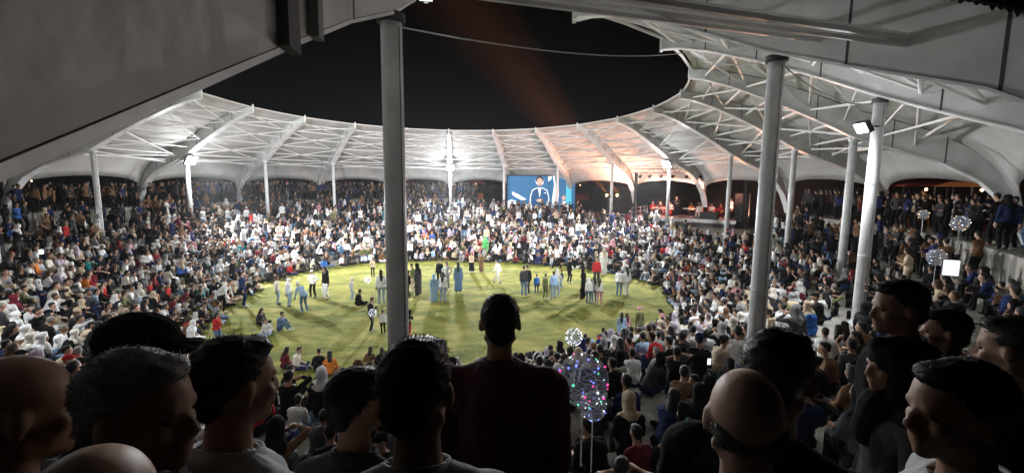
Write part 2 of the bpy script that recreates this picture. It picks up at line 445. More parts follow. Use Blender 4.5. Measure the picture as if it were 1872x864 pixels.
def lamp(i):
    p = ring(i, R0); inn = -p/np.hypot(*p)
    zt = EYE+PROF[4][1]+dz(i)-.30
    if i == 2: zt -= .55; 
    if i == 2:
        tng = np.array([-inn[1], inn[0]]); inn = inn*.6+tng*.8; inn /= np.hypot(*inn)
        if (project((*(p+inn), zt))[0] > project((*p, zt))[0]): inn = -p/np.hypot(*p)*.6-tng*.8
    loc = (p[0]+inn[0]*.42, p[1]+inn[1]*.42, zt)
    rz = math.atan2(inn[1], inn[0])-math.pi/2
    t = empty('floodlight', loc, rz, 'lit floodlight near the top of '+COLN[i], 'floodlight', 'floodlights on the columns')
    mb = MB(); rx = Matrix.Rotation(R_(-32), 3, 'X'); K = 1.0 if i == 2 else 2.3
    mb.box((0, -.02, 0), (.42*K, .14, .34*K), M=rx); mb.box((0, -.10, 0.0), (.3*K, .06, .24*K), M=rx); mb.build('housing', M_black, t)
    mb = MB(); mb.box(rx @ Vector((0, .07, 0)), (.36*K, .03, .28*K), M=rx); mb.build('lens', M_lens if i != 2 else M_lens2, t)
    mb = MB(); mb.tube((-.24*K, -.02, 0), (-.24*K, -.3, 0), .014); mb.tube((.24*K, -.02, 0), (.24*K, -.3, 0), .014); mb.tube((-.24*K, -.3, 0), (.24*K, -.3, 0), .014); mb.build('bracket', M_black, t)
    PW = {2: 520, 6: 8500, 10: 14000, 14: 10500, 18: 300}[i]
    d = bpy.data.lights.new('flood_beam', 'SPOT'); d.energy = PW*5; d.spot_size = R_(112); d.spot_blend = 1; d.shadow_soft_size = .5; d.color = (0.95, 0.98, 1)
    o = bpy.data.objects.new('flood_beam', d); C.objects.link(o); o.parent = t; o.location = (0, .3, -.1); o.rotation_euler = (R_(90-35), 0, 0)
    if i in (2, 18):
        fd = FC-p; o.rotation_euler = (R_(90-50), 0, math.atan2(fd[1], fd[0])-math.pi/2-rz)
    if i in (2, 18):     # added narrow spots without their own fixtures brighten the far roof fabric
        d = bpy.data.lights.new('added_long_beam', 'SPOT'); d.energy = 30000 if i == 2 else 38000; d.spot_size = R_(66); d.spot_blend = 1; d.shadow_soft_size = .3; d.color = (0.96, 0.98, 1)
        o = bpy.data.objects.new('added_long_beam', d); C.objects.link(o); o.parent = t; o.location = (0, .35, .05); fd = np.array([-3, 24.]) if i == 2 else np.array([2, 24.]); fd = fd-p
        o.rotation_euler = (R_(90-1), 0, math.atan2(fd[1], fd[0])-math.pi/2-rz)
    if True:
        d = bpy.data.lights.new('flood_spill', 'POINT'); d.energy = PW*{2: .34, 6: .03, 10: .05, 14: .05, 18: .7}[i]; d.shadow_soft_size = .3; d.color = (0.95, 0.98, 1)
        o = bpy.data.objects.new('flood_spill', d); C.objects.link(o); o.parent = t; o.location = (0, .9, -.95)
for i in LAMPS: lamp(i)
#@@PEOPLE

# ------------------------------------------------------------------ people
SKIN = [mat('skin_a', (0.42, 0.25, 0.17), 0.55), mat('skin_b', (0.30, 0.17, 0.11), 0.55), mat('skin_c', (0.52, 0.34, 0.25), 0.55)]
HAIRC = {'black': mat('black_hair', (0.012, 0.010, 0.009), 0.6), 'brown': mat('brown_hair', (0.05, 0.028, 0.016), 0.6), 'grey': mat('grey_hair', (0.22, 0.21, 0.20), 0.7)}
CLOTH = {}
for nm, c in (('white', (.78, .78, .78)), ('off-white', (.66, .62, .54)), ('black', (.011, .011, .012)), ('charcoal', (.05, .05, .055)), ('grey', (.25, .25, .26)),
              ('pale grey', (.48, .49, .50)), ('navy', (.02, .03, .09)), ('blue', (.04, .13, .42)), ('light blue', (.32, .47, .66)), ('red', (.42, .03, .03)), ('maroon', (.14, .02, .03)),
              ('orange', (.62, .20, .04)), ('beige', (.52, .42, .30)), ('brown', (.16, .09, .05)), ('olive', (.13, .14, .06)), ('pink', (.60, .30, .34)), ('yellow', (.75, .68, .10)),
              ('teal', (.03, .22, .24)), ('lavender', (.48, .42, .52)), ('green', (.10, .40, .12)), ('denim', (.10, .17, .28)), ('pale denim', (.30, .40, .50))):
    CLOTH[nm] = mat(nm.replace(' ', '_').replace('-', '_')+'_cloth', c, 0.9, var=0.14, vscale=9, bump=0.35, bscale=16, spec=.08)
M_shoe = mat('shoe', (0.05, 0.05, 0.05), 0.6)
M_eye = mat('eye', (0.03, 0.02, 0.02), 0.2)

def V(*a): return Vector(a)
def limb2(a, b, L1, L2, bend):
    """middle joint of a two bone limb from a to b; returns (mid, end)"""
    a, b, bend = Vector(a), Vector(b), Vector(bend)
    d = b-a; L = min(d.length, (L1+L2)*.995); d.normalize(); b = a+d*L
    x = (L1*L1-L2*L2+L*L)/(2*L); h = math.sqrt(max(0, L1*L1-x*x))
    bd = (bend-d*bend.dot(d)); bd.normalize()
    return a+d*x+bd*h, b

def skeleton(pose):
    """joint positions for a 1.70 m adult facing +Y, feet level 0"""
    J = {}
    p = pose
    hip = V(0, 0, .92); lean = p.get('lean', 0.03); feet = p.get('feet')
    if p['kind'] == 'sit': hip = V(0, 0, .10+p.get('lift', 0))
    L = .50
    chest_dir = V(p.get('side', 0), math.sin(lean), math.cos(lean)).normalized()
    J['hip'] = hip; J['waist'] = hip+chest_dir*.17; J['chest'] = hip+chest_dir*.36
    curl = p.get('curl', .05); d2 = V(p.get('side', 0), math.sin(lean+curl), math.cos(lean+curl)).normalized()
    J['neck'] = J['chest']+d2*.16
    hl = p.get('headlean', .15); d3 = V(0, math.sin(hl), math.cos(hl))
    J['head'] = J['neck']+d3*.162+V(0, .022, 0) - V(0, 0, p.get('shortneck', 0))
    J['hdir'] = d3
    for s, k in ((-1, 'L'), (1, 'R')):
        sh = J['chest']+d2*(.082-p.get('drop', 0))+V(s*p.get('shw', .165), 0, 0); J['sh'+k] = sh
        hand = Vector(p['hand'+k]); J['el'+k], J['ha'+k] = limb2(sh, hand, .285, .255, p.get('elb', V(s*.6, -1, -.3)) if not isinstance(p.get('elb'), dict) else p['elb'][k])
        hp = hip+V(s*.095, 0, 0); J['hp'+k] = hp
        ft = Vector(p['foot'+k]); J['kn'+k], J['an'+k] = limb2(hp, ft, .43, .42, p.get('kneeb', V(0, 1, .4)) if not isinstance(p.get('kneeb'), dict) else p['kneeb'][k])
    return J

def limbs(J, g):
    """(region, p0, p1, r0, r1) of every tapered segment"""
    w = g.get('w', 1.0)
    S = [('top', J['hip']+V(0, 0, .06), J['waist'], .135*w, .125*w), ('top', J['waist'], J['chest'], .125*w, .145*w), ('top', J['chest']+V(-.08, 0, .02), J['chest']+V(.08, 0, .02), .102*w, .102*w),
         ('top', J['shL']+V(.03, 0, 0), J['shR']-V(.03, 0, 0), .066*w, .066*w), ('top', J['neck']+V(0, -.012, -.035), J['shL']+V(.02, 0, .005), .050, .045*w), ('top', J['neck']+V(0, -.012, -.035), J['shR']+V(-.02, 0, .005), .050, .045*w), ('top', J['waist']+V(-.04, 0, 0), J['waist']+V(.04, 0, 0), .115*w, .115*w),
         ('skin', J['neck']-V(0, 0, .04), J['head']-J['hdir']*.06+V(0, -.018, 0), .058, .050), ('bot', J['hpL'], J['hpR'], .115*w, .115*w)]
    for k in 'LR':
        S.append(('top', J['sh'+k], J['el'+k], .051*w, .041*w)); S.append(('top' if g.get('long', True) else 'skin', J['el'+k], J['ha'+k], .040*w, .028))
        S.append(('bot', J['hp'+k], J['kn'+k], .095*w, .062*w)); S.append(('bot', J['kn'+k], J['an'+k], .06*w, .045*w))
        hd = (J['ha'+k]-J['el'+k]).normalized(); S.append(('skin', J['ha'+k], J['ha'+k]+hd*.075, .032, .036))
        fd = g.get('footdir', V(0, 1, 0)); S.append(('shoe', J['an'+k]+V(0, 0, -.035), J['an'+k]+fd*.17+V(0, 0, -.055), .042, .036))
    if g.get('skirt'):
        for k in 'LR':
            S.append(('bot', J['hp'+k], (J['an'+k]+J['hp'+k])/2, .115, .105)); S.append(('bot', (J['an'+k]+J['hp'+k])/2, J['an'+k]+V(0, 0, .10), .105, .125))
        m = (J['anL']+J['anR'])/2
        S.append(('bot', J['hip'], m+V(0, 0, .12), .115, .12))
        if 'knL' in J: S.append(('bot', J['knL'], J['knR'], .09, .09))
    return S

def head_prims(mb, J, detail=True, headR=None):
    h = J['head']; M = headR or Matrix.Rotation(-math.atan2(J['hdir'].y, J['hdir'].z)*.5, 3, 'X')
    def P(x, y, z): return h+M @ V(x, y, z)
    mb.ball(P(0, -.012, .028), (.076, .096, .090), 16, 12, M=M)        # cranium
    mb.ball(P(0, .020, -.035), (.059, .066, .080), 14, 10, M=M)        # face
    mb.ball(P(0, .066, -.093), (.026, .026, .021), 10, 8, M=M)         # chin
    mb.capsule(P(0, .083, .006), P(0, .101, -.028), .010, .0125, 8)   # nose
    mb.capsule(P(-.030, .074, .022), P(.030, .074, .022), .012, .012, 8)  # brow
    mb.capsule(P(-.016, .085, -.055), P(.016, .085, -.055), .0095, .0095, 8)  # lips
    mb.capsule(P(-.014, .083, -.068), P(.014, .083, -.068), .0095, .0095, 8)
    for s in (-1, 1):
        mb.ball(P(s*.012, .090, -.034), (.010, .011, .009), 8, 6, M=M)
        mb.ball(P(s*.038, .058, -.026), (.022, .022, .022), 8, 6, M=M)  # cheek
        mb.capsule(P(s*.047, -.004, -.060), P(s*.008, .055, -.086), .023, .024, 8)  # jaw
        mb.ball(P(s*.080, -.010, -.006), (.011, .019, .031), 8, 6, M=M)  # ear
    return M

def remesh(mb, vox, decim=None, smooth=2):
    me = mb.mesh('tmp'); o = bpy.data.objects.new('tmp', me); C.objects.link(o)
    r = o.modifiers.new('r', 'REMESH'); r.mode = 'VOXEL'; r.voxel_size = vox
    sm = o.modifiers.new('s', 'SMOOTH'); sm.factor = .5; sm.iterations = smooth
    if decim:
        d = o.modifiers.new('d', 'DECIMATE'); d.ratio = decim
    dg = bpy.context.evaluated_depsgraph_get(); ev = o.evaluated_get(dg); m2 = bpy.data.meshes.new_from_object(ev)
    bpy.data.objects.remove(o); bpy.data.meshes.remove(me)
    return m2

def seg_dist(Cn, a, b, r0, r1):
    a, b = np.array(a), np.array(b); d = b-a; L2 = max(d @ d, 1e-9)
    t = np.clip(((Cn-a) @ d)/L2, 0, 1); q = a+t[:, None]*d
    return np.linalg.norm(Cn-q, axis=1)-(r0+(r1-r0)*t)

REG = ['skin', 'top', 'bot', 'shoe']
def body_mesh(pose, g, vox=.02, decim=None, rnd_=None, headR=None):
    J = skeleton(pose); mb = MB(); S = limbs(J, g)
    for rg, a, b, r0, r1 in S: mb.capsule(a, b, r0, r1, 12)
    M = head_prims(mb, J, headR=headR)
    me = remesh(mb, vox, None)
    n = len(me.vertices); co = np.empty(n*3); me.vertices.foreach_get('co', co); co = co.reshape(-1, 3)
    # classify faces by nearest segment
    def classify(me):
        nf = len(me.polygons); ce = np.empty(nf*3); me.polygons.foreach_get('center', ce); ce = ce.reshape(-1, 3)
        best = np.full(nf, 9.); idx = np.zeros(nf, int)
        for rg, a, b, r0, r1 in S:
            d = seg_dist(ce, a, b, r0, r1); w = d < best; best[w] = d[w]; idx[w] = REG.index(rg)
        if pose['kind'] == 'stand': idx[(idx == 2) & (ce[:, 2] > J['hip'].z-.06)] = 1
        h = np.array(J['head']); dh = np.linalg.norm(ce-h, axis=1); idx[dh < .135] = 0
        return idx, ce
    # cloth folds: push clothed vertices in and out a little
    best = np.full(n, 9.); idx = np.zeros(n, int)
    for rg, a, b, r0, r1 in S:
        d = seg_dist(co, a, b, r0, r1); w = d < best; best[w] = d[w]; idx[w] = REG.index(rg)
    hd = np.linalg.norm(co-np.array(J['head']), axis=1); idx[hd < .135] = 0
    no = np.empty(n*3); me.vertices.foreach_get('normal', no); no = no.reshape(-1, 3)
    f = np.sin(co[:, 2]*43+co[:, 0]*21+g.get('seed', 0))*np.sin(co[:, 1]*37+co[:, 2]*19)+.6*np.sin(co[:, 0]*61-co[:, 2]*71)
    off = np.where(idx == 0, 0, .006+.006*g.get('fold', 1)*f); off = np.where(idx == 3, 0, off)
    co = co+no*off[:, None]; me.vertices.foreach_set('co', co.ravel()); me.update()
    if decim:
        o = bpy.data.objects.new('tmp', me); C.objects.link(o); d = o.modifiers.new('d', 'DECIMATE'); d.ratio = decim
        dg = bpy.context.evaluated_depsgraph_get(); m2 = bpy.data.meshes.new_from_object(o.evaluated_get(dg)); bpy.data.objects.remove(o); bpy.data.meshes.remove(me); me = m2
    idx, ce = classify(me)
    return me, idx, J, M

def add_hands(me, idx, J, flip=False, scale=1.0):
    """five separate, slightly curled fingers on each palm"""
    mb = MB()
    for k, s in (('L', -1), ('R', 1)):
        a = J['ha'+k]; d = (a-J['el'+k]).normalized(); side = d.cross(V(0, 0, 1))
        if side.length < .2: side = V(0, 1, 0) - d*d.y
        side.normalize(); nrm = d.cross(side).normalized()
        if nrm.z > 0: nrm = -nrm
        base = a+d*.085
        for q, (o_, ln) in enumerate(((-.030, .066), (-.010, .078), (.011, .074), (.031, .058))):
            p0 = base+side*o_; p1 = p0+d*ln*.5+nrm*.012; p2 = p1+d*ln*.38+nrm*.028
            mb.tube(p0, p1, .0085, .008, 6); mb.tube(p1, p2, .008, .006, 6)
        p0 = a+d*.03-side*.034; p1 = p0+d*.035-side*.022+nrm*.008; p2 = p1+d*.028-side*.004+nrm*.012
        mb.tube(p0, p1, .0105, .009, 6); mb.tube(p1, p2, .009, .007, 6)
    return mb

def to_arrays(me):
    n = len(me.vertices); co = np.empty(n*3); me.vertices.foreach_get('co', co)
    fs = [tuple(p.vertices) for p in me.polygons]
    return co.reshape(-1, 3), fs

def hair_prims(kind, J, M):
    h = J['head']; mb = MB()
    def P(x, y, z): return h+M @ V(x, y, z)
    if kind == 'short':
        mb.ball(P(0, -.026, .040), (.0815, .097, .087), 16, 12, M=M); mb.ball(P(0, .026, .090), (.060, .052, .028), 10, 8, M=M)
        mb.ball(P(0, -.070, -.02), (.062, .036, .06), 10, 8, M=M)
    elif kind == 'long':
        mb.ball(P(0, -.022, .040), (.090, .104, .088), 16, 12, M=M)
        nk = J['neck']; mb.capsule(P(0, -.060, .0), nk+V(0, -.115, -.02), .075, .085, 12); mb.capsule(nk+V(0, -.115, -.02), nk+V(0, -.135, -.22), .085, .055, 12)
        for s in (-1, 1): mb.capsule(P(s*.06, -.01, .02), P(s*.075, -.02, -.13), .032, .026, 8)
    elif kind == 'bun':
        mb.ball(P(0, -.022, .040), (.086, .100, .086), 16, 12, M=M); mb.ball(P(0, -.11, .075), .045, 10, 8)
        mb.ball(P(0, -.070, -.02), (.058, .036, .06), 10, 8, M=M)
    elif kind == 'scarf':
        nk = J['neck']; mb.ball(P(0, -.022, .038), (.094, .108, .098), 16, 12, M=M)
        for s in (-1, 1): mb.capsule(P(s*.066, .012, .05), P(s*.060, .014, -.10), .040, .042, 10)
        mb.capsule(P(0, .048, .105), P(0, .040, .108), .035, .035, 8); mb.capsule(P(-.05, .03, .085), P(.05, .03, .085), .034, .034, 8)
        mb.capsule(P(0, -.03, -.06), nk+V(0, -.02, .0), .085, .10, 12); mb.capsule(P(0, .03, -.125), nk+V(0, .07, -.06), .045, .075, 12)
        mb.capsule(nk+V(-.12, -.02, -.06), nk+V(.12, -.02, -.06), .075, .075, 12); mb.capsule(nk+V(0, -.06, -.04), nk+V(0, -.09, -.22), .11, .08, 12)
        mb.capsule(nk+V(0, .06, -.05), nk+V(0, .10, -.18), .09, .07, 12)
    elif kind == 'cap':
        mb.ball(P(0, -.015, .050), (.086, .104, .078), 16, 12, M=M); mb.ball(P(0, .115, .045), (.062, .065, .010), 12, 8, M=M)
        mb.ball(P(0, -.065, -.01), (.062, .036, .055), 10, 8, M=M)
    elif kind == 'hat':
        mb.ball(P(0, -.012, .060), (.090, .104, .080), 16, 12, M=M); mb.ball(P(0, 0, .055), (.19, .20, .013), 20, 8, M=M)
    return mb

POSES = {
 'stand':  dict(kind='stand', handL=(-.25, .05, .78), handR=(.25, .03, .78), footL=(-.11, -.02, .09), footR=(.11, .03, .09)),
 'stand_phone': dict(kind='stand', handL=(-.06, .30, 1.12), handR=(.07, .33, 1.28), footL=(-.12, .03, .09), footR=(.10, -.03, .09), headlean=.35, curl=.1),
 'stand_folded': dict(kind='stand', handL=(.10, .20, 1.10), handR=(-.10, .23, 1.06), footL=(-.13, 0, .09), footR=(.12, .03, .09)),
 'stand_hips': dict(kind='stand', handL=(-.20, .04, .98), handR=(.20, .04, .98), elb={'L': V(-1, -.5, 0), 'R': V(1, -.5, 0)}, footL=(-.15, 0, .09), footR=(.14, .04, .09)),
 'walk': dict(kind='stand', lean=.08, handL=(-.24, .26, .88), handR=(.24, -.16, .82), footL=(-.09, -.30, .14), footR=(.09, .32, .10)),
 'lean': dict(kind='stand', lean=.75, curl=.2, headlean=.5, handL=(-.15, .50, .70), handR=(.16, .48, .66), footL=(-.12, .02, .09), footR=(.12, -.05, .09)),
 'ground_knees': dict(kind='sit', lean=.10, curl=.35, headlean=.2, handL=(-.05, .40, .38), handR=(.06, .38, .36), footL=(-.13, .42, .09), footR=(.12, .44, .09), kneeb=V(0, .1, 1)),
 'cross': dict(kind='sit', lean=.12, curl=.3, headlean=.25, handL=(-.16, .24, .20), handR=(.15, .26, .19), footL=(.14, .30, .07), footR=(-.14, .36, .07), kneeb={'L': V(-1, .35, .15), 'R': V(1, .35, .15)}),
 'step': dict(kind='sit', lift=.32, lean=.15, curl=.25, headlean=.1, handL=(-.10, .38, .52), handR=(.11, .37, .52), footL=(-.13, .44, .09), footR=(.12, .47, .09), kneeb=V(0, .5, 1)),
 'step_fwd': dict(kind='sit', lift=.32, lean=.50, curl=.30, headlean=0.0, handL=(-.03, .52, .50), handR=(.05, .53, .48), footL=(-.16, .40, .09), footR=(.15, .46, .09), kneeb=V(0, .5, 1)),
 'step_phone': dict(kind='sit', lift=.32, lean=.05, curl=.1, headlean=.1, handL=(-.05, .34, .92), handR=(.07, .34, .98), footL=(-.12, .45, .09), footR=(.12, .42, .09), kneeb=V(0, .5, 1)),
 'step_side': dict(kind='sit', lift=.32, lean=.18, curl=.2, side=.18, headlean=.1, handL=(-.22, .05, .36), handR=(.13, .40, .50), footL=(-.10, .50, .09), footR=(.16, .40, .09), kneeb=V(0, .5, 1)),
}
POSEWORD = {'stand': 'standing', 'stand_phone': 'standing with a phone up', 'stand_folded': 'standing with arms folded', 'stand_hips': 'standing with hands on hips', 'walk': 'walking', 'lean': 'bending forward',
            'ground_knees': 'sitting with knees drawn up', 'cross': 'sitting cross-legged', 'step': 'seated upright', 'step_fwd': 'seated leaning forward', 'step_phone': 'seated holding a phone up', 'step_side': 'seated leaning on one hand'}
PROTO = {}
def proto(pose, skirt=False, long=True):
    key = (pose, skirt, long)
    if key in PROTO: return PROTO[key]
    g = dict(skirt=skirt, long=long, w=.92 if skirt else 1.0, seed=len(PROTO)*1.7)
    me, idx, J, M = body_mesh(POSES[pose], g, vox=.021, decim=.55)
    co, fs = to_arrays(me); hb = add_hands(me, idx, J)
    mb = MB(); mb.add(co.tolist(), fs); mb.mi = idx.tolist(); mb.add(hb.v, hb.f, 0)
    me2 = mb.mesh('person', smooth=True)
    for q in (SKIN[0], CLOTH['white'], CLOTH['black'], M_shoe): me2.materials.append(q)
    hairs = {}
    PROTO[key] = (me2, J, M, hairs)
    return PROTO[key]
def proto_hair(key, kind):
    me, J, M, hairs = PROTO[key]
    if kind not in hairs:
        hb = hair_prims(kind, J, M); m = remesh(hb, .018, .5, 1 if kind != 'hat' else 0)
        m.polygons.foreach_set('use_smooth', [True]*len(m.polygons)); m.materials.append(HAIRC['black']); hairs[kind] = m
    return hairs[kind]
def setmat(o, slot, m):
    o.material_slots[slot].link = 'OBJECT'; o.material_slots[slot].material = m
HAIRWORD = {'short': 'short dark hair', 'long': 'long dark hair', 'bun': 'dark hair in a bun', 'cap': 'cap', 'hat': 'wide hat'}
USED = {}
def person(loc, face, pose='stand', top='white', bot='black', hair='short', hairc='black', scale=1.0, skirt=False, long=True, label=None, group=None, skin=None, z0=0.0, where=''):
    key = (pose, skirt, long); me, J, M, _ = proto(pose, skirt, long)
    o = bpy.data.objects.new('person', me); C.objects.link(o)
    o.location = (loc[0], loc[1], loc[2]+z0*scale); o.rotation_euler = (0, 0, face); o.scale = (scale,)*3
    setmat(o, 0, skin or rnd.choice(SKIN)); setmat(o, 1, CLOTH[top]); setmat(o, 2, CLOTH[bot]); setmat(o, 3, rnd.choice([M_shoe, CLOTH['white'], CLOTH['brown']]))
    hm = proto_hair(key, hair); h = bpy.data.objects.new('headscarf' if hair == 'scarf' else ('hat' if hair in ('cap', 'hat') else 'hair'), hm); C.objects.link(h); h.parent = o
    setmat(h, 0, CLOTH[hairc] if hairc in CLOTH and hair in ('scarf', 'cap', 'hat') else HAIRC.get(hairc, HAIRC['black']))
    tag(o, label, 'person', group, 'thing')
    return o
def face_to(p, q): return math.atan2(q[1]-p[1], q[0]-p[0])-math.pi/2

# ------------------------------------------------------------------ the seated crowd
TOPS = [('black', 46), ('charcoal', 14), ('white', 22), ('off-white', 6), ('grey', 6), ('pale grey', 5), ('navy', 6), ('blue', 1.6), ('light blue', 2), ('red', 2), ('maroon', 2.5), ('orange', .8), ('beige', 5), ('brown', 3.5), ('olive', 2), ('pink', 1.5), ('teal', .6), ('lavender', 1.2), ('yellow', .15), ('denim', 1)]
BOTS = [('black', 50), ('navy', 10), ('denim', 12), ('pale denim', 4), ('grey', 6), ('charcoal', 8), ('beige', 5), ('white', 4), ('brown', 3)]
SCF = [('white', 22), ('off-white', 12), ('beige', 12), ('pale grey', 10), ('black', 22), ('lavender', 4), ('pink', 5), ('brown', 4), ('navy', 5), ('grey', 5), ('light blue', 3), ('maroon', 3)]
def pick(tb):
    x = rnd.random()*sum(w for _, w in tb)
    for n_, w in tb:
        x -= w
        if x <= 0: return n_
    return tb[0][0]
def look(dark=False):
    f = rnd.random() < .48
    d = dict(top=pick(TOPS), bot=pick(BOTS), skirt=False, long=rnd.random() < (.8 if f else .5), hairc='black')
    if f:
        h = rnd.random()
        if h < .62: d['hair'] = 'scarf'; d['hairc'] = pick(SCF); d['long'] = True
        elif h < .9: d['hair'] = 'long'; d['hairc'] = 'brown' if rnd.random() < .25 else 'black'
        else: d['hair'] = 'bun'
        if rnd.random() < .25: d['bot'] = d['top']
    else:
        h = rnd.random(); d['hair'] = 'short' if h < .92 else 'cap'
        d['hairc'] = 'grey' if rnd.random() < .08 and d['hair'] == 'short' else ('black' if rnd.random() < .8 else 'brown')
        if d['hair'] == 'cap': d['hairc'] = rnd.choice(['black', 'white', 'red', 'navy'])
    if dark and rnd.random() < .9:  # upper rows wear darker clothes in place of the shade there
        d['top'] = rnd.choice(['black', 'charcoal', 'navy', 'brown']); d['bot'] = 'black'; d['hairc'] = 'black'
    return d
STAGE_P = np.array([24.0, 13.0])
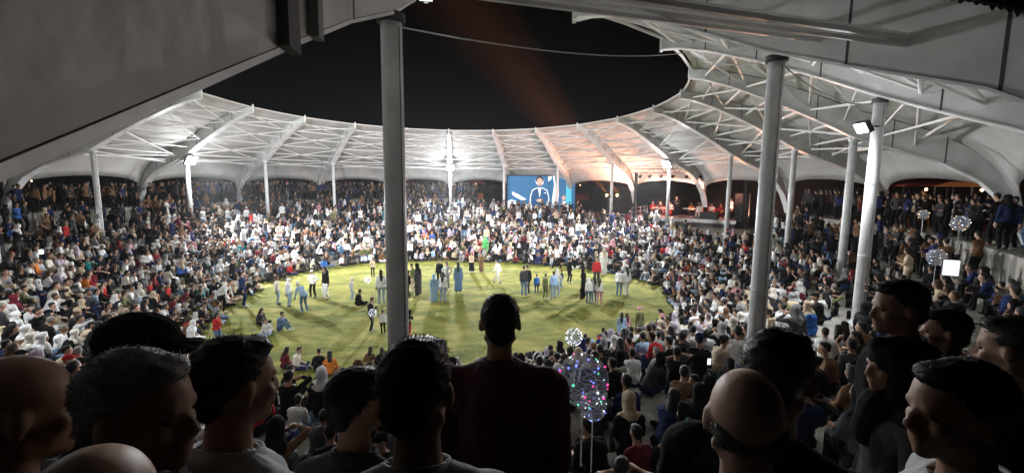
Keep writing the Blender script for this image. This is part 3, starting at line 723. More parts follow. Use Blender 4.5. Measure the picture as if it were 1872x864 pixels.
FP = [ # px, py of the feet, height px, pose, top, bot, hair, haircol, skirt, heading(deg, 0 = away from camera, +left), label
 (643, 549, 42, 'stand', 'pale grey', 'pale denim', 'cap', 'white', 0, -60, 'child in pale grey top and pale cap beside a crouching friend on the grass'),
 (654, 557, 32, 'cross', 'black', 'black', 'short', 'black', 0, -40, 'small figure in black sitting beside the child with pale cap'),
 (678, 605, 62, 'stand_phone', 'black', 'black', 'short', 'black', 0, -70, 'man in black holding a lit balloon, standing alone on the grass'),
 (698, 556, 72, 'stand', 'white', 'pale denim', 'long', 'black', 0, 20, 'woman in white top and pale jeans just before the thick column'),
 (682, 505, 34, 'stand_phone', 'beige', 'black', 'short', 'black', 0, 180, 'person in beige top and black trousers at the far edge of the grass'),
 (573, 543, 50, 'stand_hips', 'white', 'black', 'cap', 'white', 0, 170, 'man in white shirt with white cap, hands on hips, next to long black coat'),
 (597, 547, 60, 'stand', 'black', 'white', 'long', 'black', 0, 150, 'woman with black jacket over white trousers standing at the crowd edge'),
 (557, 570, 46, 'lean', 'light blue', 'denim', 'cap', 'white', 0, 60, 'man in light blue bending forward beside the white-cap man'),
 (528, 560, 52, 'stand', 'white', 'pale denim', 'scarf', 'white', 0, -100, 'woman in white top, jeans and white headscarf at the grass edge'),
 (507, 556, 52, 'stand', 'off-white', 'pale denim', 'long', 'brown', 0, -80, 'woman in off-white top and jeans with brown hair at the grass edge'),
 (445, 560, 68, 'stand', 'navy', 'navy', 'short', 'black', 0, -60, 'tall man all in navy standing at the left end of the grass'),
 (405, 572, 60, 'lean', 'white', 'black', 'short', 'black', 0, -90, 'man in white shirt bending forward at the grass corner'),
 (748, 541, 46, 'stand', 'black', 'black', 'short', 'black', 0, 100, 'man in black right behind the thick column on the grass'),
 (765, 540, 60, 'stand', 'charcoal', 'charcoal', 'scarf', 'black', 1, 60, 'woman in dark robe and black headscarf near the thick column'),
 (756, 532, 50, 'stand_phone', 'olive', 'beige', 'short', 'black', 0, 90, 'man in olive shirt and beige trousers beyond the woman in dark robe'),
 (794, 553, 52, 'stand', 'light blue', 'light blue', 'scarf', 'light blue', 1, 10, 'girl in pale blue dress and pale blue headscarf'),
 (810, 552, 54, 'stand', 'white', 'pale denim', 'long', 'black', 0, -10, 'girl in white top and pale jeans next to the pale blue dress'),
 (817, 528, 50, 'stand_hips', 'pale grey', 'grey', 'long', 'brown', 0, 160, 'woman in pale grey top and grey trousers behind the white-top girl'),
 (804, 520, 46, 'stand', 'black', 'black', 'short', 'black', 0, 180, 'man in black behind the girls in white and pale blue'),
 (838, 534, 54, 'stand', 'denim', 'denim', 'long', 'black', 1, 10, 'woman in long blue dress with long black hair'),
 (862, 497, 36, 'stand_phone', 'beige', 'black', 'long', 'black', 1, 190, 'woman with beige top and long black skirt at the far grass edge'),
 (880, 497, 36, 'stand_phone', 'brown', 'brown', 'long', 'black', 1, 150, 'woman in long brown dress at the far grass edge'),
 (887, 470, 40, 'stand', 'green', 'green', 'scarf', 'green', 1, 180, 'figure in bright green robe in front of the far crowd'),
 (910, 518, 42, 'walk', 'white', 'white', 'short', 'black', 0, 60, 'boy all in white running across the grass'),
 (957, 540, 54, 'stand', 'charcoal', 'denim', 'short', 'black', 0, -30, 'man in charcoal shirt and blue jeans next to another man'),
 (964, 537, 52, 'stand', 'black', 'charcoal', 'short', 'black', 0, 20, 'man in black shirt touching shoulders with the man in jeans'),
 (981, 537, 36, 'stand', 'blue', 'navy', 'short', 'black', 0, 0, 'boy in bright blue shirt standing alone'),
 (996, 546, 46, 'stand', 'olive', 'olive', 'short', 'black', 0, -50, 'boy in olive clothes beside the group in pale blue'),
 (1012, 546, 50, 'stand', 'light blue', 'pale denim', 'short', 'black', 0, 10, 'man in light blue shirt and pale jeans on the grass'),
 (1017, 540, 48, 'stand_hips', 'pale grey', 'pale denim', 'scarf', 'pale grey', 0, -20, 'woman in pale grey top and grey headscarf with the light blue man'),
 (1027, 526, 34, 'stand', 'charcoal', 'pale denim', 'short', 'black', 0, 100, 'small child in charcoal top next to the light blue couple'),
 (1040, 517, 46, 'stand', 'black', 'black', 'short', 'black', 0, -60, 'man in black standing apart at the far side of the grass'),
 (1066, 546, 54, 'stand', 'black', 'black', 'scarf', 'black', 1, 60, 'woman in black robe beside the three girls'),
 (1076, 554, 46, 'stand', 'white', 'denim', 'scarf', 'white', 0, 0, 'girl in white top and jeans, first of three in a row'),
 (1086, 553, 48, 'stand', 'grey', 'denim', 'long', 'black', 0, 10, 'girl in grey top, middle one of three in a row'),
 (1095, 555, 46, 'stand', 'white', 'pink', 'long', 'brown', 0, -20, 'girl in white top and pink trousers, last of three in a row'),
 (1090, 522, 54, 'stand', 'red', 'charcoal', 'short', 'black', 0, 170, 'man in bright red jacket at the far grass edge'),
 (1103, 503, 48, 'stand', 'white', 'white', 'scarf', 'beige', 1, 180, 'woman in long white dress and beige headscarf by the red jacket'),
 (1131, 540, 50, 'stand', 'white', 'denim', 'short', 'black', 0, -30, 'person in white top and blue jeans with a friend all in white'),
 (1145, 541, 53, 'stand', 'white', 'white', 'long', 'black', 0, 10, 'woman in white with long black hair, white trousers'),
 (1018, 492, 46, 'walk', 'white', 'black', 'short', 'black', 0, 120, 'man in white top and black trousers walking before the far crowd'),
 (1168, 617, 56, 'stand', 'olive', 'olive', 'hat', 'pink', 1, 10, 'figure in olive robe wearing a pink hat near the near crowd'),
 (1135, 627, 56, 'stand', 'light blue', 'light blue', 'long', 'black', 1, -10, 'girl in light blue dress with long black hair near the near crowd'),
 (1145, 622, 50, 'stand', 'pink', 'beige', 'long', 'brown', 0, 10, 'girl in pink top beside the light blue dress'),
 (747, 614, 48, 'stand_phone', 'black', 'red', 'scarf', 'black', 0, -40, 'woman in black top and red trousers emerging behind the thick column'),
 (701, 610, 44, 'stand', 'white', 'black', 'short', 'black', 0, 30, 'boy in white shirt half behind the thick column'),
 (490, 610, 34, 'cross', 'white', 'pale denim', 'short', 'black', 0, 180, 'man in white shirt sitting cross-legged at the grass end'),
 (512, 602, 38, 'ground_knees', 'denim', 'denim', 'short', 'black', 0, -90, 'man in denim sitting with knees up at the grass end'),
 (476, 592, 34, 'cross', 'charcoal', 'black', 'long', 'black', 0, -110, 'dark haired woman in charcoal sitting at the grass end'),
 (541, 674, 46, 'cross', 'off-white', 'navy', 'short', 'black', 0, -80, 'man in off-white shirt sitting on the near grass, facing sideways'),
 (520, 672, 42, 'cross', 'maroon', 'black', 'long', 'black', 0, -30, 'woman in maroon behind the man in off-white shirt on the grass'),
 (583, 677, 44, 'cross', 'black', 'black', 'short', 'black', 0, 10, 'man in black sitting beside the orange top'),
 (604, 685, 48, 'cross', 'orange', 'brown', 'long', 'black', 0, 20, 'woman in orange top with long hair sitting on the near grass'),
 (676, 670, 40, 'cross', 'brown', 'brown', 'long', 'black', 0, 0, 'woman in brown sitting on the near grass close to the thick column'),
 (697, 672, 40, 'cross', 'black', 'black', 'long', 'black', 0, 0, 'woman in black sitting next to the woman in brown'),
 (398, 632, 62, 'stand_phone', 'red', 'denim', 'long', 'black', 0, -100, 'woman in red top and jeans at the near end of the grass'),
 (1212, 600, 40, 'cross', 'yellow', 'black', 'long', 'black', 0, 60, 'person in yellow top sitting at the grass edge'),
]
FPOS0 = [at_z(q[0], q[1], .02) for q in FP]
seats = []
def seat(p, z, pose, row, i):
    to = FC if rnd.random() < .55 else STAGE_P
    f = face_to(p, to)+rnd.gauss(0, .35)
    if rnd.random() < .06: f += rnd.choice((-1, 1))*rnd.uniform(.8, 2.0)
    seats.append(dict(p=(p[0], p[1], z), f=f, pose=pose, row=row, i=i))
GAP = lambda i, t: math.sin(i*2.1+t*3)*math.sin(i*.77+1.3-t*2)   # patchy occupancy
def fill():
    for k in range(NS+len(OUT)-1):
        # tread k: from radius parameter a to b
        for side in range(4000):
            pass
            break
        if k < NS: ta, tb = TK[k], TK[k+1]
        else: ta, tb = OUT[k-NS], OUT[k-NS+1]
        z = RISE*(k+1) if k < NS else ZO[k-NS]
        rise = RISE if k < NS else .32
        i = 0.0
        def P(i, t):
            if k < NS:
                f = field(i); c = ring(i, R0); return f+(c-f)*t
            return ring(i, R0*t)
        while i < N:
            a, b = P(i, ta), P(i, tb); L = float(np.hypot(*(b-a))); c = P(i+.05, ta); dl = float(np.hypot(*(c-a)))/.05
            step = rnd.uniform(.50, .68)/dl
            nsub = max(1, round(L/.92))
            for s in range(nsub):
                if rnd.random() > (.90 if GAP(i, k) > -.85 else .5): continue
                if k >= NS and stage_side(i): continue
                if k < 2 and 18.1 < i < 19.95 and rnd.random() < .75: continue
                if k >= NS-1 and 4.9 < i < 7.2: continue
                if s == 0:
                    # sit on the edge of this tread, feet one step below
                    p = a+(b-a)*(-.12/L); pose = rnd.choice(['step', 'step', 'step_fwd', 'step_side', 'step_phone', 'step_fwd']) ; zz = z-rise
                    p = a+(b-a)*(.14/L) 
                    if L < .75 and rnd.random() < .25: continue
                else:
                    p = a+(b-a)*((s+.25+rnd.uniform(-.12, .12))/nsub); pose = rnd.choice(['ground_knees', 'cross', 'ground_knees', 'stand', 'cross']) if k < 5 else rnd.choice(['ground_knees', 'cross', 'stand', 'stand_folded', 'stand_phone', 'cross'])
                    zz = z
                    if pose == 'stand' and k < 5 and rnd.random() < .6: pose = 'cross'
                if k >= NS and rnd.random() < (.45 if np.hypot(*(a-CAM[:2])) > 20 else .05): pose = rnd.choice(['stand', 'stand_folded', 'stand_hips', 'stand_phone']); zz = z; p = a+(b-a)*.5
                # nobody inside a column
                jc = round(i); 
                if np.hypot(*(p-ring(jc, R0))) < .5: continue
                q = p+np.array([rnd.uniform(-.06, .06), rnd.uniform(-.06, .06)])
                seat(q, zz, pose, k+1, i)
            i += step
    # people spilling over the edge of the grass
    i = 0.0
    while i < N:
        f = field(i); inw = (FC-f)/np.hypot(*(FC-f)); deep = 1.0+1.6*max(0, math.sin(i*.9+.4))*(1 if 12 < i < 18.2 else (.0 if i > 18.2 or i < 1.6 else .35))
        y = .35
        while y < deep:
            if rnd.random() < .72:
                q = f+inw*(y+rnd.uniform(-.15, .15)); ps = rnd.choice(['cross', 'ground_knees', 'cross', 'stand' if 4 < i < 16 and rnd.random() < .35 else 'cross'])
                seat(q, 0.0, ps, 0, i)
            y += .8
        i += rnd.uniform(.085, .17)
    # the standing-room platform
    i = 0.0
    while i < N:
        for r in (1.18, 1.205, 1.23, 1.26, 1.29, 1.33):
            if stage_side(i) or rnd.random() > .88: continue
            p = ring(i+rnd.uniform(-.05, .05), R0*(r+rnd.uniform(-.01, .01)))
            if np.hypot(*(p-CAM[:2])) < 6.5: continue
            if min(np.hypot(*(p-rib_plan(j, 13.0))) for j in (math.floor(i), math.floor(i)+1)) < .6: continue
            seat(p, ZP, rnd.choice(['stand', 'stand', 'stand_folded', 'stand_hips', 'stand_phone']), 13, i)
        i += .09
fill()
COVER = [(0, 655, 370), (120, 640, 390), (600, 680, 830), (700, 640, 830), (825, 650, 1075), (1300, 660, 1440), (1360, 620, 1500), (1500, 610, 1872), (1590, 500, 1872)]
def covered(x, y): return any(a < x < b and y > t for a, t, b in COVER) or (360 < x < 640 and y > 770)
FPA = np.array([q[:2] for q in FPOS0])
seats = [s for s in seats if s['row'] or np.min(np.hypot(*(FPA-np.array(s['p'][:2])).T)) > .8]
P3 = np.array([(*s['p'][:2], s['p'][2]+.7) for s in seats]); pr = project(P3)
vis = []
for s, q in zip(seats, pr):
    x, y, d = q
    if d < 2.9: continue
    mx = 80 if d > 8 else 220
    if not (-mx < x < W_+mx and y < H_+260): continue
    s['x'], s['y'], s['d'] = x, y, d
    if d < 9 and s['pose'].startswith('stand'): s['pose'] = 'cross'
    vis.append(s)
# thin out where the photograph shows bare paving
def bare(s):
    x, y = s['x'], s['y']
    return (1388 < x < 1425 and 560 < y < 640) or (1540 < x < 1580 and 555 < y < 615) or (1180 < x < 1215 and 505 < y < 525) or (455 < x < 640 and 625 < y < 703 and s['d'] < 17)
vis = [s for s in vis if not bare(s)]
vis.sort(key=lambda s: s['d'])
N_IND = 190
ind = []; rest = []
for s in vis:
    if len(ind) < N_IND and s['y'] < H_+40 and 0 < s['x'] < W_ and not covered(s['x'], s['y']): ind.append(s)
    else: rest.append(s)
LM = {0: 'by the thick column', 1: 'by the dark column', 2: 'by the near lamp column', 3: 'by the next slim column', 19: 'before the thick column', 18: 'on the near stand', 17: 'on the side stand', 16: 'on the side stand'}
RW = ['grass edge', 'first', 'second', 'third', 'fourth', 'fifth', 'sixth', 'seventh', 'eighth', 'ninth', 'tenth', 'eleventh', 'twelfth', 'top']
def describe(d, pose, where):
    hw = (d['hairc']+' headscarf') if d['hair'] == 'scarf' else ((d['hairc']+' cap') if d['hair'] == 'cap' else (('grey short hair' if d['hairc'] == 'grey' else 'short hair') if d['hair'] == 'short' else ('brown ' if d['hairc'] == 'brown' else '')+{'long': 'long hair', 'bun': 'hair bun'}[d['hair']]))
    pw = {'step': 'seated', 'step_fwd': 'hunched', 'step_side': 'leaning on one hand', 'step_phone': 'phone raised', 'ground_knees': 'knees drawn up', 'cross': 'cross-legged'}.get(pose, POSEWORD[pose])
    return f"{d['top']} top, {hw}, {pw}, {where}"
for s in ind:
    for tr in range(60):
        d = look(s['row'] >= 9)
        lab = describe(d, s['pose'], (RW[s['row']]+' row ' if s['row'] else 'on the grass edge ')+LM.get(int(round(s['i'])) % N, 'beside the far stand'))
        if lab not in USED and len(lab.split()) <= 16: break
    USED[lab] = 1
    s['look'] = d
    sc = rnd.gauss(1.0, .05) if rnd.random() > .12 else rnd.uniform(.68, .85)
    person(s['p'], s['f'], s['pose'], d['top'], d['bot'], d['hair'], d['hairc'], sc, d['skirt'], d['long'], lab, 'spectators on the terraces')

# everyone else: one mass
def lowproto(pose, kind, long):
    g = dict(long=long, seed=3); me, idx, J, M = body_mesh(POSES[pose], g, vox=.034, decim=.16)
    co, fs = to_arrays(me); hb = hair_prims(kind, J, M); hm = remesh(hb, .032, .22, 1); hc, hf = to_arrays(hm)
    n = len(co); F = [tuple(f) for f in fs]+[tuple(v+n for v in f) for f in hf]
    return np.vstack([co, hc]), F, np.array(idx.tolist()+[4]*len(hf))
LOW = {}
mats = [SKIN[0], SKIN[1], HAIRC['black'], HAIRC['brown'], HAIRC['grey'], M_shoe]+list(CLOTH.values()); mnames = ['s0', 's1', 'black_h', 'brown_h', 'grey_h', 'shoe']+list(CLOTH)
VV = []; FF = []; LT = []; MI = []; off = 0
for s in rest:
    d = look(s['row'] >= 10); key = (s['pose'], d['hair'], d['long'])
    if key not in LOW:
        co, F, rg = lowproto(*key)
        LOW[key] = (co, np.concatenate([np.array(f) for f in F]), np.array([len(f) for f in F]), rg)
    co, fl, lt, rg = LOW[key]
    sc = (rnd.gauss(1.0, .05) if rnd.random() > .12 else rnd.uniform(.7, .85))*(1+.20*min(1, max(0, (s['d']-22)/22)))
    c_, s_ = math.cos(s['f']), math.sin(s['f'])
    v = co*sc; v = np.stack([v[:, 0]*c_-v[:, 1]*s_+s['p'][0], v[:, 0]*s_+v[:, 1]*c_+s['p'][1], v[:, 2]+s['p'][2]], 1)
    VV.append(v); FF.append(fl+off); LT.append(lt); off += len(v)
    hc = mnames.index(d['hairc']) if d['hair'] in ('scarf', 'cap') else mnames.index(d['hairc']+'_h')
    lut = np.array([rnd.choice((0, 1)), mnames.index(d['top']), mnames.index(d['bot']), 5, hc]); MI.append(lut[rg])
VV = np.vstack(VV); FF = np.concatenate(FF); LT = np.concatenate(LT); MI = np.concatenate(MI)
me = bpy.data.meshes.new('crowd'); me.vertices.add(len(VV)); me.vertices.foreach_set('co', VV.ravel())
me.loops.add(len(FF)); me.loops.foreach_set('vertex_index', FF.astype(np.int32))
me.polygons.add(len(LT)); me.polygons.foreach_set('loop_start', np.concatenate([[0], np.cumsum(LT)[:-1]]).astype(np.int32)); me.polygons.foreach_set('loop_total', LT.astype(np.int32))
for m in mats: me.materials.append(m)
me.polygons.foreach_set('material_index', MI.astype(np.int32)); me.update(calc_edges=True); me.polygons.foreach_set('use_smooth', [True]*len(LT)); me.validate()
tag(link('crowd', me), 'dense distant crowd filling the far terraces all round the arena', 'crowd', kind='stuff')
print('individuals', len(ind), 'rest', len(rest), 'faces', len(LT))

# ------------------------------------------------------------------ people on the grass
G1 = 'people standing and walking on the grass'
fpos = []
for px, py, hp, pose, top, bot, hair, hc, sk, hd, lab in FP:
    p = at_z(px, py, 0.02); d = project(p)[2]; fpos.append(p)
    full = {'cross': .98, 'ground_knees': 1.0, 'lean': 1.3, 'walk': 1.66}.get(pose, 1.70)
    sc = max(.62, min(1.1, hp*d/FPX/full*1.02))
    person((p[0], p[1], 0.01), R_(hd)-YAW, pose, top, bot, hair, hc, sc, bool(sk), True, lab, G1)

# ------------------------------------------------------------------ lit balloons
M_film = bpy.data.materials.new('clear_balloon_film'); M_film.use_nodes = True
_b = M_film.node_tree.nodes['Principled BSDF']; _b.inputs['Base Color'].default_value = (.8, .85, 1, 1); _b.inputs['Roughness'].default_value = .12; _b.inputs['Alpha'].default_value = .22; _b.inputs['Specular IOR Level'].default_value = .6
def led(c, s): return mat('led_%d_%d_%d' % tuple(int(x*9) for x in c), c, .4, emit=c, estr=s)
LEDW = led((.85, .92, 1), 2.2); LEDB = led((.16, .22, 1), 3.0); LEDG = led((.1, .9, .4), 1.8); LEDR = led((1, .06, .35), 2)
def balloon(p, r, cols, n, lab, stick=.5, bead=.012):
    t = empty('lit_balloon', (p[0], p[1], p[2]-r-stick), 0, lab, 'balloon', 'balloons wound with tiny lights')
    mb = MB(); mb.ball((0, 0, r+stick), (r, r, r*1.05), 24, 16); mb.build('bubble', M_film, t, True)
    mb = MB(); mb.tube((0, 0, 0), (0, 0, stick), .006, n=6); mb.build('stick', M_white, t)
    mb = MB(); wr = MB(); prev = None
    for k in range(n):
        a = k*2.39996*.33+rnd.uniform(-.2, .2); z = -.95+1.9*(k+.5)/n; q = math.sqrt(1-z*z)
        c = Vector((math.cos(a*3)*q*r*1.01, math.sin(a*3)*q*r*1.01, z*r*1.05+r+stick))
        mb.ball(c, bead*rnd.uniform(.7, 1.3), 6, 4, rnd.randrange(len(cols)))
        if prev: wr.tube(prev, c, .0015, n=4)
        prev = c
    mb.build('light_beads', cols, t); wr.build('wire', M_white, t)
balloon(at_d(1066, 694, 3.3), .19, [LEDB, LEDB, LEDB, LEDG, LEDR, LEDW, LEDB, LEDW], 40, 'clear balloon with blue, green and red lights above the near crowd', bead=.007)
balloon(at_d(1084, 742, 3.9), .12, [LEDW, LEDB], 20, 'clear balloon with blue and white lights partly behind the multicoloured one', bead=.006)
balloon(at_d(1049, 615, 7.0), .13, [LEDW], 60, 'small white-lit balloon before the near grass edge', bead=.008)
balloon(at_z(676, 571, .95)+np.array([0.12, -.05, 0]), .17, [LEDW], 26, 'white-lit balloon held by the man in black on the grass', .3, .013)
balloon(at_d(672, 511, 28), .2, [LEDW], 16, 'white-lit balloon floating over the far half of the grass', .4, .02)
balloon(at_d(281, 384, 37), .45, [LEDW, LEDB], 26, 'cluster balloon with bluish lights above the far crowd by the lamp column', .8, .03)
balloon(at_d(429, 392, 40), .42, [LEDW], 24, 'tall white-lit balloon above the far crowd between two slim columns', .8, .03)
LEDO = led((1, .6, .2), 1.5)
balloon(at_d(1755, 408, 13), .22, [LEDO, LEDW], 18, 'amber-lit balloon ring in the dark stand', .5, .014)
balloon(at_d(1712, 470, 11), .2, [LEDW], 14, 'faint white-lit balloon low in the dark stand', .5, .008)
balloon(at_d(1688, 392, 14), .15, [LEDO], 8, 'faint amber-lit balloon high in the dark stand', .5, .014)

# phones and small lit things
M_screenw = mat('phone_screen_light', (1, 1, 1), .3, emit=(.9, .95, 1), estr=2.2)
def phone(p, w, h, lab, rz=0, grp='lit phones in the crowd', m=None):
    t = empty('phone', tuple(p), rz, lab, 'phone', grp)
    mb = MB(); mb.box((0, 0, 0), (w, .012, h)); mb.build('case', M_black, t)
    mb = MB(); mb.box((0, -.008, 0), (w*.9, .004, h*.92)); mb.build('screen', m or M_screenw, t)
    if w > .1:
        mb = MB()
        for q in range(9): mb.box((rnd.uniform(-.012, .012), -.0105, -h*.38+q*h*.095), (w*rnd.uniform(.45, .8), .0008, h*.022))
        mb.build('screen_lines', mat('screen_grey_line', (.3, .3, .3), .4, emit=(.6, .65, .7), estr=.35), t)
tb = phone(at_d(1738, 489, 3.2), m=mat('tablet_light', (1, 1, 1), .3, emit=(.9, .95, 1), estr=1.1), w=.098, h=.122, lab= 'bright white tablet screen held up in the dark stand', rz=R_(-38))
phone(at_d(75, 460, 9), .07, .10, 'small lit phone at the edge of the side stand', R_(40))
phone(at_d(1296, 660, 6), .05, .09, 'small lit phone among the near headscarves', R_(-5), m=mat('dim_screen', (1, 1, 1), .3, emit=(.8, .85, 1), estr=2))

# ------------------------------------------------------------------ video screen
sa, sb = at_d(928, 385, 57.5), at_d(1050, 385, 57.5)
sc_c = (sa+sb)/2; SW = float(np.hypot(*(sb-sa)[:2])); rz = math.atan2(sb[1]-sa[1], sb[0]-sa[0])
ztop = at_d(990, 322, 57.5)[2]; SH = ztop-sc_c[2]
t = empty('video_screen', (sc_c[0], sc_c[1], ZC), rz, 'large lit video screen showing a man in a blue suit', 'video screen')
zb = sc_c[2]-ZC
mb = MB(); mb.box((0, .25, zb+SH/2), (SW+.3, .4, SH+.3)); mb.build('cabinet', M_black, t)
mb = MB()
for x in (-SW/2+.2, SW/2-.2): mb.box((x, .35, zb/2), (.3, .3, zb))
mb.build('support', M_black, t)
E_ = lambda n, c, s=1.0: mat(n, c, .5, emit=c, estr=s)
disp = MB(); disp.box((0, 0, zb+SH/2), (SW, .06, SH)); D = disp.build('display', E_('screen_blue', (.022, .12, .26), .85), t)
pc = MB(); PM = [E_('pic_white', (.85, .9, .95), .8), E_('pic_suit', (.01, .075, .19), .8), E_('pic_skin', (.6, .38, .3), .7), E_('pic_hair', (.03, .02, .02), .4), E_('pic_cyan', (.08, .5, .68), .9), E_('pic_dark', (.01, .03, .08), .5)]
ly = [0]
def poly(pts, m):
    ly[0] += 1; y = -.034-.003*ly[0]
    vs = [((u-.5)*SW, y, zb+(1-v)*SH) for u, v in pts]
    pc.add(vs, [tuple(range(len(vs)))], m)
def ell(u, v, a, b, m, n=20): poly([(u+a*math.cos(-2*math.pi*k/n), v-b*math.sin(-2*math.pi*k/n)*-1) for k in range(n)][::-1], m)
poly([(.60, 0), (.60, .16), (.64, .10), (.66, 0)], 0)
poly([(.67, 0), (.69, .25), (.66, .7), (.64, 1), (.74, 1), (.76, .55), (.75, 0)], 0)
poly([(.70, 0), (.715, .4), (.71, .8), (.725, .8), (.73, .4), (.725, 0)], 5)
poly([(.87, 0), (.87, 1), (.95, 1), (.95, 0)], 4)
poly([(.06, .45), (.15, .52), (.28, .67), (.22, .70), (.13, .62), (.07, .54)], 0)
poly([(.0, .72), (.06, .68), (.14, .74), (.13, .9), (.14, 1), (.10, 1), (.08, .9), (.04, .92), (.03, 1), (0, 1)], 0)
ell(.475, .14, .062, .13, 0); ell(.475, .12, .058, .12, 3); ell(.475, .17, .045, .115, 2)
poly([(.33, 1), (.33, .62), (.36, .40), (.43, .33), (.52, .33), (.59, .40), (.62, .62), (.62, 1)], 0)
poly([(.345, .76), (.345, .62), (.37, .42), (.435, .35), (.515, .35), (.58, .42), (.605, .62), (.60, .78), (.57, 1), (.39, 1)], 1)
poly([(.45, .34), (.475, .62), (.50, .34)], 0); ell(.478, .70, .05, .05, 2); poly([(.54, .47), (.575, .47), (.575, .49), (.54, .49)], 0)
ell(.835, .62, .03, .07, 2); poly([(.80, .72), (.87, .72), (.88, 1), (.79, 1)], 0)
ell(.475, .245, .018, .012, 5)
pcM = pc.build('picture', PM, D); 
# the picture faces the grass; normals towards -y

# people standing before the screen
for k, (px, py) in enumerate(((935, 392), (944, 392), (957, 393), (1003, 390), (1014, 389), (1028, 392), (1041, 391))):
    p = at_d(px, py, 54.5); p[2] = ZC
    person(p, rnd.uniform(-.6, .6), rnd.choice(['stand', 'stand_phone']), ['black', 'charcoal', 'navy', 'black', 'white', 'charcoal', 'black'][k], 'black', 'short', 'black', .98*1.15, False, True, 'dark figure before the video screen, ' + ['first from the striped column', 'second from the striped column', 'third from the striped column', 'fourth, under the suited man', 'fifth, in white', 'sixth, near the cyan band', 'last, at the cyan band'][k].replace('striped', 'screen-edge'), 'people before the video screen')

# ------------------------------------------------------------------ stage
DZK = 3.15                                       # deck height above the grass
s0, s1 = at_z(1155, 395, DZK), at_z(1345, 404, DZK)
sc0 = (s0+s1)/2; srz = math.atan2(s1[1]-s0[1], s1[0]-s0[0]); SWD = float(np.hypot(*(s1-s0)[:2]))
stg = empty('stage', (sc0[0], sc0[1], ZC), srz, 'raised concert stage with pale front edge and side railing', 'stage')
dh = DZK-ZC; DD = 6.0
mb = MB(); mb.box((0, DD/2, dh-.06), (SWD, DD, .12)); mb.build('deck', mat('stage_deck', (.35, .27, .24), .6, var=.15, vscale=3), stg)
mb = MB(); mb.box((0, -.03, dh-.14), (SWD+.06, .05, .34)); mb.build('front_trim', M_white, stg)
mb = MB(); mb.box((0, .03, (dh-.14)/2), (SWD-.1, .04, dh-.14)); mb.build('skirt', mat('stage_skirt', (.10, .10, .10), .8), stg)
for x in (-SWD/2-.02,):
    rl = MB()
    for z in (.45, .9): rl.tube((x, 0, dh+z), (x, DD, dh+z), .025)
    for y in np.linspace(0, DD, 5): rl.tube((x, y, dh), (x, y, dh+.9), .025)
    rl.build('railing', M_white, stg)
rl = MB()
rl.tube((-SWD/2-3.2, -.1, dh+.15), (-SWD/2, -.1, dh+.15), .03); rl.tube((-SWD/2-3.2, -.1, dh-.3), (-SWD/2, -.1, dh-.3), .03)
for x in (-3.2, -1.6): rl.tube((-SWD/2+x, -.1, 0), (-SWD/2+x, -.1, dh+.15), .03)
rl.build('ramp_railing', M_white, stg)
rp = MB(); rp.box((-SWD/2-1.6, .9, dh/2-.1), (3.2, 1.6, dh-.2)); rp.build('ramp', mat('ramp_grey', (.3, .3, .3), .8), stg)
mb = MB(); mb.box((0, DD-.1, dh+1.0), (SWD, .08, 2.0)); mb.build('backdrop_curtain', mat('black_curtain', (.004, .004, .004), 1, spec=0), stg)
def SP_(x, y, z=0.0):
    c, s = math.cos(srz), math.sin(srz); return (sc0[0]+x*c-y*s, sc0[1]+x*s+y*c, DZK+z)
def SX(px, y=0): # stage x from a picture column
    return (px-1250)/190.0*SWD
# truss with lights
ts = empty('lighting_truss', SP_(.5, -.3, 0), srz, 'horizontal lighting truss over the stage with hanging lamps', 'truss')
tz = at_d(1260, 311, 42)[2]-DZK; tl, tr = SX(1150)-.5, SX(1368)-.5
ch = MB(); 
for y, z in ((0, 0), (0, .42), (.42, 0), (.42, .42)): ch.tube((tl, y, tz+z-.2), (tr, y, tz+z-.2), .03, n=6)
ch.build('chord', M_black, ts); lc = MB(); n = 22
for k in range(n):
    x0, x1 = tl+(tr-tl)*k/n, tl+(tr-tl)*(k+1)/n; za, zb_ = (-.2, .22) if k % 2 else (.22, -.2)
    lc.tube((x0, 0, tz+za), (x1, 0, tz+zb_), .016, n=5); lc.tube((x0, .42, tz+za), (x1, .42, tz+zb_), .016, n=5); lc.tube((x0, 0, tz-.2), (x0, .42, tz-.2), .016, n=5)
lc.build('lacing', M_black, ts)
for x in (tl+.6, tr-.6):
    lg = MB(); lg.box((x, .2, (tz-.2)/2-.35), (.25, .25, tz-.2+.7)); lg.build('tower', M_black, ts)
for k, px in enumerate((1170, 1189, 1211, 1233, 1258, 1282, 1310, 1339)):
    p = SP_(SX(px), -.15, tz-.5)
    o = empty('stage_lamp', p, srz, 'black stage lamp, %s from the screen end of the truss' % ['first', 'second', 'third', 'fourth', 'fifth', 'sixth', 'seventh', 'eighth'][k], 'stage lamp', 'lamps hanging from the truss')
    mb = MB(); mb.tube((0, .12, .02), (0, -.16, -.08), .14, .17, 14); mb.ball((0, .12, .02), .14, 10, 6); mb.build('can', M_black, o)
    mb = MB(); mb.tube((-.25, 0, 0), (-.25, 0, .28), .018, n=6); mb.tube((.25, 0, 0), (.25, 0, .28), .018, n=6); mb.tube((-.25, 0, .28), (.25, 0, .28), .018, n=6); mb.tube((0, 0, .28), (0, 0, .42), .02, n=6); mb.build('yoke', M_black, o)
